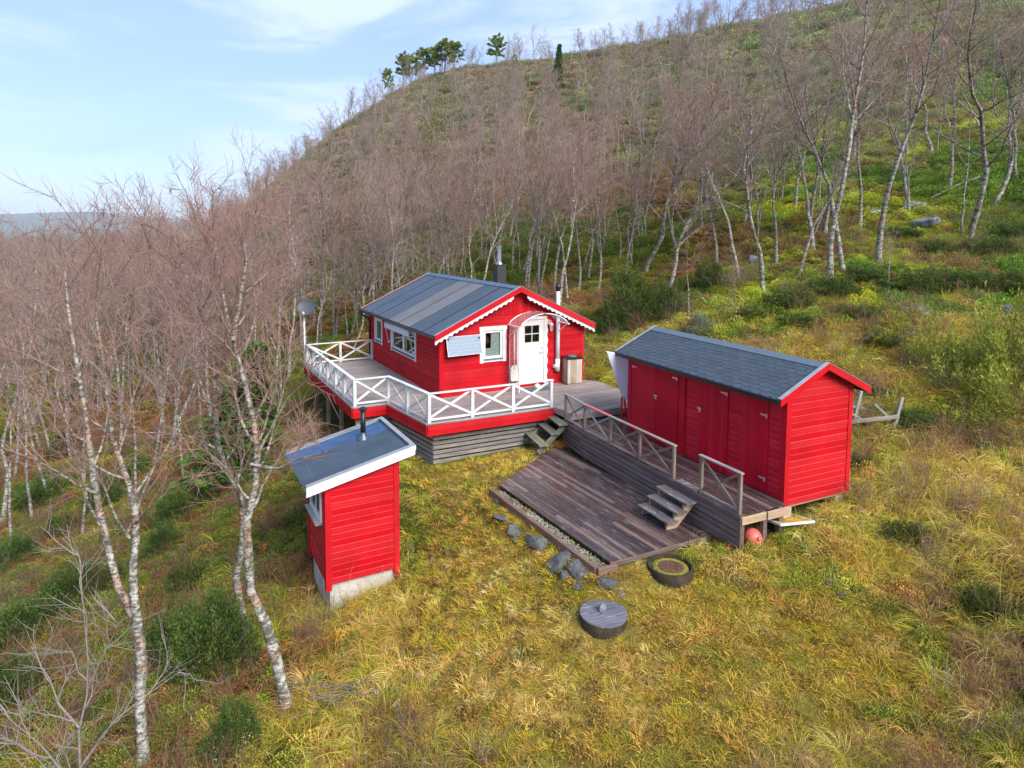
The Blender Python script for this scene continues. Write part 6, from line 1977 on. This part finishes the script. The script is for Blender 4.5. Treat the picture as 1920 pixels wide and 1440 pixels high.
for (u, v, sc, k, lab) in ((1700, 540, 2.0, 1, 'deep-green crowberry mat above the large boulder'), (1790, 535, 2.2, 1, 'wide evergreen mat rolling over the slope'), (1870, 540, 2.0, 1, 'evergreen mat above the pale boulder'),
                           (1850, 480, 1.7, 0, 'dark evergreen hummock by the crooked birch'), (1740, 470, 1.6, 1, 'evergreen mat below the dark outcrop'), (1620, 520, 1.5, 1, 'dark evergreen patch between the thick trunks'),
                           (1900, 440, 1.9, 1, 'dark green thicket behind the crooked birch'), (1690, 440, 1.3, 1, 'small evergreen hump beneath the moss-capped boulder'),
                           (1500, 606, 1.2, 1, 'low evergreen mat in the grass behind the shed gable'), (1600, 590, 1.3, 1, 'evergreen mat left of the large lichen-blotched boulder'), (1415, 598, 1.0, 0, 'evergreen tuft among saplings behind the shed ridge'),
                           (1650, 640, 1.0, 1, 'green mat in the yellow grass below the large boulder'), (1640, 740, .9, 1, 'green mat beside the timber trestle'), (1720, 800, .9, 0, 'green hummock in front of the light-green junipers')):
    bush_at(u, v, sc, JUN[k], lab, 'bush', 'evergreen mats on the slope', 'evergreen_mat', .42)
bush_at(1312, 628, 1.0, WIL, 'pale grey-green willow bush behind the shed ridge', 'bush', None, 'willow_bush')
SPR = conifer_meshes('spruce', 330, 4.2, 'spruce', 'spruce')
x, y, z = hit(432, 905)
plant('spruce_tree', 'young bright-green spruce behind the twin-stemmed birch', 'tree', None, (x, y, z), .4, (1.8, 1.8, .98), [('trunk', SPR[0]), ('crown', SPR[1])])
x, y, z = hit(1043, 178)
plant('spruce_tree', 'slender bright-green spruce standing on the hilltop slope', 'tree', None, (x, y, z), .4, (1.5, 1.5, 2.0), [('trunk', SPR[0]), ('crown', SPR[1])])
PIN = [conifer_meshes('pine%d' % i, 340 + i, 8, 'pine') for i in range(3)]
GP = 'pines along the hilltop ridge'
for (u, v, vt, k, wsc, lab) in ((727, 166, 136, 0, .55, 'small lone pine lowest on the hilltop edge'), (757, 150, 112, 1, .7, 'slim pine with open crown on the hilltop edge'), (772, 147, 112, 2, .7, 'second slim pine touching the open-crowned one'),
                               (795, 145, 98, 0, .85, 'rounded pine at the left of the dense hilltop clump'), (815, 140, 98, 1, .9, 'dark pine in the middle of the dense hilltop clump'), (833, 138, 86, 2, 1.1, 'largest yellow-green pine of the hilltop clump'),
                               (852, 136, 86, 0, .9, 'pine at the right of the dense hilltop clump'), (932, 128, 78, 1, .9, 'tall lone pine standing apart on the ridge'), (964, 128, 104, 2, .5, 'small pine beside the tall lone one')):
    x, y, z = hit(u, v + 6)
    if y > 200: y = 160.0; x = at(u, v, y)[0]; z = gz(x, y)
    H = at(u, vt, y)[2] - z
    H *= 1.1
    plant('pine_tree', lab, 'tree', GP, (x, y, z), k * 2.0, (H / 8 * wsc * 1.15, H / 8 * wsc * 1.15, H / 8), [('trunk', PIN[k][0]), ('crown', PIN[k][1])])
# one tree still in leaf
def leafy_birch():
    th, md, fi = birch(350, 8.0, nlimb=18, nsub=8, ntw=6)
    V, Fq, rad = tubes(th, 7); mt = np_mesh('leafy_trunk', V, Fq, M['bark'], rad)
    r = np.random.default_rng(5)
    C = np.concatenate([p[1:] for p, _ in fi]); C = C[C[:, 2] > 4.6]
    V2, F2, tone = leaf_cloud(r, C, np.zeros_like(C) + Z3 * .2, .11, .3, 2, .06)
    return mt, np_mesh('leafy_crown', V2, F2, M['leafy'], tone, False, 'bc')
LB = leafy_birch()
x, y, z = hit(800, 430)
plant('birch_tree', 'birch still carrying yellow-green leaves in the wood behind the cabin', 'tree', None, (x, y, z), 1.0, (1.1, 1.1, (at(800, 228, y)[2] - z) / 8), [('trunk', LB[0]), ('crown', LB[1])])
# fallen trunk, brush pile
hx, hy, hz = hit(1745, 382)
fx, fy, fz = hit(1835, 344)
V, Fq, rad = tubes([(np.array([(0, 0, .25), ((fx - hx) * .5, (fy - hy) * .5, (fz - hz) * .5 + .35), (fx - hx, fy - hy, fz - hz + .3)]), np.array([.03, .055, .07])),
                    (np.array([((fx - hx) * .6, (fy - hy) * .6, (fz - hz) * .6 + .33), ((fx - hx) * .7, (fy - hy) * .6, (fz - hz) * .6 + 1.0)]), np.array([.02, .008]))], 7)
tag(add('fallen_trunk', np_mesh('fallen_trunk', V, Fq, M['grey_bark'], rad), None, None, Matrix.Translation((hx, hy, hz))), 'bleached fallen birch trunk lying across the green slope', 'trunk')
hx, hy, hz = hit(650, 1318)
pl_ = []
r_ = np.random.default_rng(9)
for i in range(90):
    a = r_.normal(.1, .35); c = r_.normal(0, .22, 3) * [1.6, .8, .25]
    L = r_.uniform(.25, .6)
    d_ = np.array([math.cos(a), math.sin(a) * .6, r_.normal(.03, .10)])
    pl_.append((np.array([c - d_ * L / 2, c + r_.normal(0, .02, 3), c + d_ * L / 2]) + [0, 0, .14], np.array([.006, .005, .002])))
V, Fq, rad = tubes(pl_, 3)
tag(add('brush_pile', np_mesh('brush_pile', V, Fq, M['twig'], rad), None, None, Matrix.Translation((hx, hy, hz))), 'pile of cut reddish twigs lying in the grass', 'brush pile')

# ------------------------------------------------------------------ grass and heath
M['grass'] = leaf_mat('grass_blades', [(0.50, 0.46, 0.34), (0.85, 0.80, 0.60), (1.25, 1.15, 0.95)], .30, True, .6)
M['heath'] = leaf_mat('heath_leaves', [(0.45, 0.45, 0.40), (0.85, 0.85, 0.80), (1.35, 1.3, 1.1)], .25, True, .7)
def tuft(nm, seed, nb, lmin, lmax, rad, droop, wid, lean=(0, 0), mat='grass', up=1.0, seg=3):
    r = np.random.default_rng(seed)
    az = r.uniform(0, 2 * np.pi, nb); q = np.sqrt(r.random(nb)) * rad
    B = np.c_[np.cos(az) * q, np.sin(az) * q, np.zeros(nb) - .02]
    L = r.uniform(lmin, lmax, nb)
    out = np.c_[np.cos(az + r.normal(0, .7, nb)), np.sin(az + r.normal(0, .7, nb)), np.zeros(nb)] * (.25 + q / rad * .6)[:, None] + np.array([lean[0], lean[1], 0])
    d = out + np.array([0, 0, up]) + r.normal(0, .15, (nb, 3))
    d /= np.linalg.norm(d, axis=1, keepdims=True)
    S = np.c_[-d[:, 1], d[:, 0], np.zeros(nb)] + r.normal(0, .3, (nb, 3)); S /= np.linalg.norm(S, axis=1, keepdims=True)
    rows = []
    p = B.copy(); dd = d.copy()
    for k in range(seg + 1):
        w = wid * (1 - (k / seg) ** 1.5 * .92) * r.uniform(.8, 1.2, (nb, 1))
        rows.append(np.stack([p - S * w, p + S * w], 1))
        dd = dd + out * droop * .5 - np.array([0, 0, droop]) * (k + 1) / seg
        dd /= np.linalg.norm(dd, axis=1, keepdims=True)
        p = p + dd * (L / seg)[:, None]
    V = np.stack(rows, 1)                                   # nb, seg+1, 2, 3
    idx = np.arange(nb * (seg + 1) * 2).reshape(nb, seg + 1, 2)
    Fq = np.stack([idx[:, :-1, 0], idx[:, :-1, 1], idx[:, 1:, 1], idx[:, 1:, 0]], -1).reshape(-1, 4)
    tone = np.repeat(r.random(nb), (seg + 1) * 2)
    return np_mesh(nm, V.reshape(-1, 3), Fq, M[mat], tone, True, 'bc')
def shrublet(nm, seed, n, rad, hgt, leaf, asp, mat='heath', stems=False):
    r = np.random.default_rng(seed)
    az = r.uniform(0, 2 * np.pi, n); q = np.sqrt(r.random(n))
    lump = 1 + .35 * np.sin(az * 3 + seed) * q
    C = np.c_[np.cos(az) * q * rad * lump, np.sin(az) * q * rad * lump, hgt * (1 - q ** 2) * r.uniform(.35, 1.0, n) * lump]
    D = C * np.array([1, 1, .5]) / rad + np.array([0, 0, .9])
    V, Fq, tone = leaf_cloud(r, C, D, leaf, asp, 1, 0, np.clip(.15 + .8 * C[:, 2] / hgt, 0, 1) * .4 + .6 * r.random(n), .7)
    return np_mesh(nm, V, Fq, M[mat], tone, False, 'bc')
def stalks(nm, seed, n, hgt, rad):
    r = np.random.default_rng(seed)
    V, Fq, T = [], [], []
    st_ = []
    for i in range(n):
        b = np.array([*r.normal(0, rad, 2), 0]); P = walk(r, b, (*r.normal(0, .25, 2), 1), hgt * r.uniform(.6, 1.1), 4, .1, .02)
        st_.append((P, np.linspace(.004, .0018, 5)))
    Va, Fa, _ = tubes(st_, 3)
    C = np.concatenate([p[2:] for p, _ in st_])
    Vb, Fb, tb = leaf_cloud(r, C, np.zeros_like(C) + Z3 * .3, .022, .35, 3, .018, np.full(len(C), .6), .8)
    return np_mesh(nm, np.r_[Va, Vb], np.r_[Fa, Fb + len(Va)], M['heath'], np.r_[np.full(len(Va), .2), tb], False, 'bc')
def bare_clump(nm, seed, nst):
    r = np.random.default_rng(seed)
    pl = []
    for i in range(nst):
        b = np.array([*r.normal(0, .09, 2), -.02])
        P = walk(r, b, (*r.normal(0, .45, 2), 1), r.uniform(.25, .6), 4, .16, .05)
        pl.append((P, np.linspace(.0034, .0014, 5)))
        for k in range(3):
            q, d_ = lerp_line(P, r.uniform(.3, .95))
            pl.append((walk(r, q, side_dir(r, d_, r.uniform(.4, .9), r.uniform(0, 6.28)), r.uniform(.08, .22), 4, .1, .05), np.linspace(.002, .001, 5)))
    V, Fq, _ = tubes(pl, 3)
    return np_mesh(nm, V, Fq, M['heath'], np.repeat(r.random(len(V) // 15), 15), False, 'bc')
KINDS = [tuft('g0', 1, 80, .07, .17, .17, .45, .0050), tuft('g1', 2, 80, .07, .19, .17, .6, .0048, (.3, 0)), tuft('g2', 3, 90, .05, .13, .18, .3, .0052),
         tuft('g3', 4, 60, .16, .34, .09, .55, .0042), tuft('g4', 5, 60, .16, .36, .10, .7, .0040, (.3, .1)), tuft('g5', 6, 50, .20, .42, .09, .5, .0042, (-.2, .2)),
         tuft('g6', 7, 90, .35, .62, .10, .95, .0042, (.35, -.1), up=1.1, seg=4), tuft('g7', 8, 80, .30, .58, .12, .85, .0042, (-.35, -.2), seg=4),
         shrublet('h8', 9, 420, .20, .17, .028, .30), shrublet('h9', 10, 380, .22, .22, .034, .24), shrublet('h10', 11, 200, .20, .08, .042, .30),
         stalks('s11', 12, 7, .5, .10), tuft('g12', 13, 12, .5, .85, .10, .35, .0028, seg=4), shrublet('m13', 14, 520, .20, .08, .015, .4), bare_clump('b14', 15, 30), bare_clump('b15', 16, 24)]

def col(*c): return np.array(c)
YEL, OCH, GRN, STRAW, BRN, RUST, DKG, MOSS, LIME = col(.54, .41, .075), col(.55, .35, .10), col(.29, .31, .04), col(.70, .56, .24), col(.24, .135, .06), col(.34, .15, .045), col(.10, .15, .022), col(.50, .45, .03), col(.46, .49, .065)
WHT = col(.50, .42, .33)
def scatter_zone(x0, x1, y0f, y1f, per_m2, sc, zone):
    area = (x1 - x0) * (y1f - y0f)
    n = int(area * per_m2)
    x = rng.uniform(x0, x1, n); y = rng.uniform(y0f, y1f, n)
    return x, y
def in_view(x, y, m=.12):
    return np.abs(x / y) < (.80 + m)
PX, PY, SC_, ZN = [], [], [], []
for (x0, x1, ya, yb, dn, sc, zn) in ((-2.6, 7, 4.0, 13, 75, .85, 0), (-18, -2.6, 4, 13, 40, 1.0, 0), (7, 19, 4, 13, 40, 1.0, 0), (-24, 24, 13, 21, 30, 1.1, 0), (-24, 27, 21, 31, 15, 1.5, 1), (-40, 42, 31, 52, 5.0, 2.3, 2), (-80, 85, 52, 100, 1.1, 4.0, 3), (-130, 160, 100, 185, .40, 6.5, 3)):
    x, y = scatter_zone(x0, x1, ya, yb, dn, sc, zn)
    k = in_view(x, y, .6 if zn == 0 else .25)
    PX.append(x[k]); PY.append(y[k]); SC_.append(np.full(k.sum(), sc)); ZN.append(np.full(k.sum(), zn))
PX, PY, SC_, ZN = map(np.concatenate, (PX, PY, SC_, ZN))
ok = np.ones(len(PX), bool)
for poly, mgn in ((W_CABDECK, .05), (W_SHED, .02), (W_SHDECK, .05), (W_PLAT, .06), (W_OUT, .04)):
    nearm = (ZN < 2)
    d_ = np.full(len(PX), 9.0); d_[nearm] = dist_poly(PX[nearm], PY[nearm], poly)
    ok &= d_ > mgn
pad = dist_poly(PX, PY, W_PAD)
ok &= ~((pad < 0.02) & (rng.random(len(PX)) > .22))
ok &= (np.hypot(PX - 1.47, PY - 9.62) > .42) & (np.hypot(PX - 2.76, PY - 10.62) > .44)
PX, PY, SC_, ZN = PX[ok], PY[ok], SC_[ok], ZN[ok]
PZ = ground_z(PX, PY)
n = len(PX)
LW_ = lawnness(PX, PY)
n1 = fbm(PX / 2.3, PY / 2.3, 61, 3); n2 = fbm(PX / 6.0, PY / 6.0, 67, 3); n3 = fbm(PX / 0.8, PY / 0.8, 71, 2); n4 = fbm(PX / 16.0, PY / 16.0, 73, 3)
rr_ = rng.random(n); r2_ = rng.random(n)
UU = PX / PY * F_PX + 960
left = np.clip((-PX - 2.6) / 1.5, 0, 1)
idx = np.zeros(n, int); tint = np.zeros((n, 3))
def lay(mask, kinds, cols, w=None):
    m = mask & (idx == -1)
    k = m.sum()
    if not k: return
    idx[m] = rng.choice(kinds, k)
    c = np.array(cols)[rng.choice(len(cols), k, p=w)]
    tint[m] = c
idx[:] = -1
lawn = LW_ > .5
TWG = col(.26, .17, .13); TWR = col(.30, .15, .10)
lay((ZN == 0) & ~lawn & (PX > 6.2) & (r2_ > .93), [14, 15], [TWG, TWR, TWG * 1.2])
lay((ZN == 0) & ~lawn & (PX < -3.2) & (r2_ > .93), [14, 15], [TWG, TWR])
lay((ZN == 0) & ~lawn & (PY < 8.6) & (r2_ > .93), [14, 15], [TWG, TWR])
lay((ZN == 1) & (r2_ > .95), [14, 15], [TWG, TWR])
# lawn
lay(lawn & (n3 > .58) & (rr_ < .5), [0, 1, 2], [MOSS, YEL, OCH])
lay(lawn & (n1 > .52) & (rr_ < .85), [0, 1, 3, 4], [YEL, OCH, STRAW], [.5, .25, .25])
lay(lawn & (n1 < .42) & (rr_ < .8), [0, 1, 2], [YEL, GRN, OCH], [.4, .35, .25])
lay(lawn & (rr_ > .97), [10], [OCH * .5])
lay(lawn & (rr_ > .90), [3, 4], [LIME, STRAW])
lay(lawn, [0, 1, 2, 2], [YEL, OCH, GRN, MOSS], [.4, .3, .15, .15])
# rough meadow near (right and below)
nearz = (ZN == 0)
lft = nearz & (left > rr_)
bank = lft & (PX < -4.6)
lay(bank & (r2_ < .40), [8, 9, 9], [DKG, GRN * .7, DKG * 1.5])
lay(bank & (r2_ < .62), [10, 8, 10], [RUST * .8, BRN, BRN * 1.3])
lay(bank & (r2_ < .85), [3, 4, 5, 7], [OCH * .7, GRN * .9, STRAW * .6, YEL * .7])
lay(lft & (n1 > .56), [6, 7, 4, 5], [LIME, GRN, YEL, OCH], [.25, .25, .3, .2])
lay(lft & (n2 < .45) & (rr_ < .6), [10, 8, 10], [RUST, BRN, BRN])
lay(lft & (r2_ < .30), [8, 9], [DKG, GRN])
lay(lft & (r2_ < .62), [3, 4, 5], [OCH, YEL, GRN, STRAW])
lay(lft, [10, 8, 3], [BRN, OCH, GRN])
foot = nearz & (PY < 9.2) & (PX < 2.5)
lay(foot & (rr_ < .22), [10, 8], [RUST, BRN])
lay(foot & (rr_ < .62), [6, 7, 5], [LIME, YEL, GRN, STRAW])
lay(nearz & (PX > 3.2) & (rr_ < .20), [6, 7, 5], [LIME, YEL, STRAW])
lay(foot & (rr_ > .985), [11], [WHT])
lay(nearz & (rr_ > .993), [11], [WHT, STRAW])
lay(nearz & (rr_ > .955), [12], [STRAW, OCH])
lay(nearz & (n1 > .57) & (r2_ < .75), [3, 4, 5, 6, 7], [LIME, YEL, STRAW], [.4, .4, .2])
lay(nearz & (n1 < .42) & (r2_ < .6), [8, 9, 13], [DKG, GRN, GRN])
lay(nearz & (n2 < .42) & (r2_ < .4), [10, 8, 3], [BRN, RUST, OCH])
lay(nearz & (r2_ < .75), [3, 4, 5, 6], [YEL, OCH, STRAW, GRN], [.4, .2, .2, .2])
lay(nearz, [0, 1, 3, 9], [OCH, YEL, GRN, LIME], [.2, .4, .2, .2])
# beyond the clearing
back = (ZN == 1)
apron = back & (UU > 1050) & (dist_poly(PX, PY, CLEAR) < -.5 + (n1 - .5) * 5)
lay(apron & (r2_ < .62), [3, 4, 5], [STRAW, YEL, OCH, LIME], [.2, .35, .15, .3])
lay(apron, [8, 9, 3], [GRN, LIME * .7, DKG])
gs = (UU > 1400)
lay(gs & (n2 > .50), [8, 9, 9], [DKG, DKG * 1.8, GRN * .8], [.5, .3, .2])
lay(gs & (n1 > .50), [8, 13, 3], [MOSS * .9, GRN, LIME * .7], [.45, .35, .2])
lay(gs & (n4 < .47), [8, 10], [RUST * .8, BRN, GRN, GRN * .8])
lay(gs, [8, 9, 13, 3], [DKG, GRN * .7, MOSS * .6, BRN])
lay((n2 > .54) & (r2_ < .8), [8, 9], [DKG, GRN * .6, DKG])
lay((n2 < .44) & (r2_ < .8), [8, 10, 3], [RUST * .8, BRN, OCH * .7])
lay((n1 > .55), [8, 13, 3], [MOSS * .6, GRN * .7])
lay(idx == -1, [8, 9, 10, 3], [BRN, DKG, GRN, RUST], [.3, .25, .25, .2])
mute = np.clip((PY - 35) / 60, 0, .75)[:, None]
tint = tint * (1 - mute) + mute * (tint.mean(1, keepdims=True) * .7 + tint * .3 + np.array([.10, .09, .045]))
tint *= rng.uniform(.78, 1.2, (n, 1)) * (1 + rng.normal(0, .05, (n, 3)))
rot = np.c_[rng.normal(0, .14, n), rng.normal(0, .14, n), rng.uniform(0, 6.28, n)]
scl = SC_ * rng.uniform(.7, 1.3, n)
tint[lawn] *= 1.2
tint[~lawn] *= 1.22
tint[~lawn & (UU > 1300) & (ZN > 0)] *= np.array([1.02, 1.18, 1.0])
long_on_lawn = lawn & (idx >= 3) & (idx <= 7)
scl[long_on_lawn] *= .6
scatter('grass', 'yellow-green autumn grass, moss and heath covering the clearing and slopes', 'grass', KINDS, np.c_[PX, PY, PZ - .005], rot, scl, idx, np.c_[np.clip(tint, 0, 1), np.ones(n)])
print('grass clumps', n)

# ------------------------------------------------------------------ the air between here and the far shore
hz_me = mesh('haze', [(x, y, z) for z in (-83, 340) for (x, y) in ((-9000, -900), (2800, -900), (2800, 9000), (-9000, 9000))],
             [(0, 3, 2, 1), (4, 5, 6, 7), (0, 1, 5, 4), (1, 2, 6, 5), (2, 3, 7, 6), (3, 0, 4, 7)])
hm = bpy.data.materials.new('thin_air')
hm.use_nodes = True
hm.node_tree.nodes.remove(hm.node_tree.nodes['Principled BSDF'])
pv_ = hm.node_tree.nodes.new('ShaderNodeVolumePrincipled')
pv_.inputs['Color'].default_value = (0.86, 0.92, 1.0, 1)
pv_.inputs['Density'].default_value = 0.00012
hm.node_tree.links.new(pv_.outputs[0], hm.node_tree.nodes['Material Output'].inputs['Volume'])
M['haze'] = hm
tag(add('haze', hz_me, 'haze'), 'thin bluish air over the fjord and slopes', 'haze', None, 'stuff')
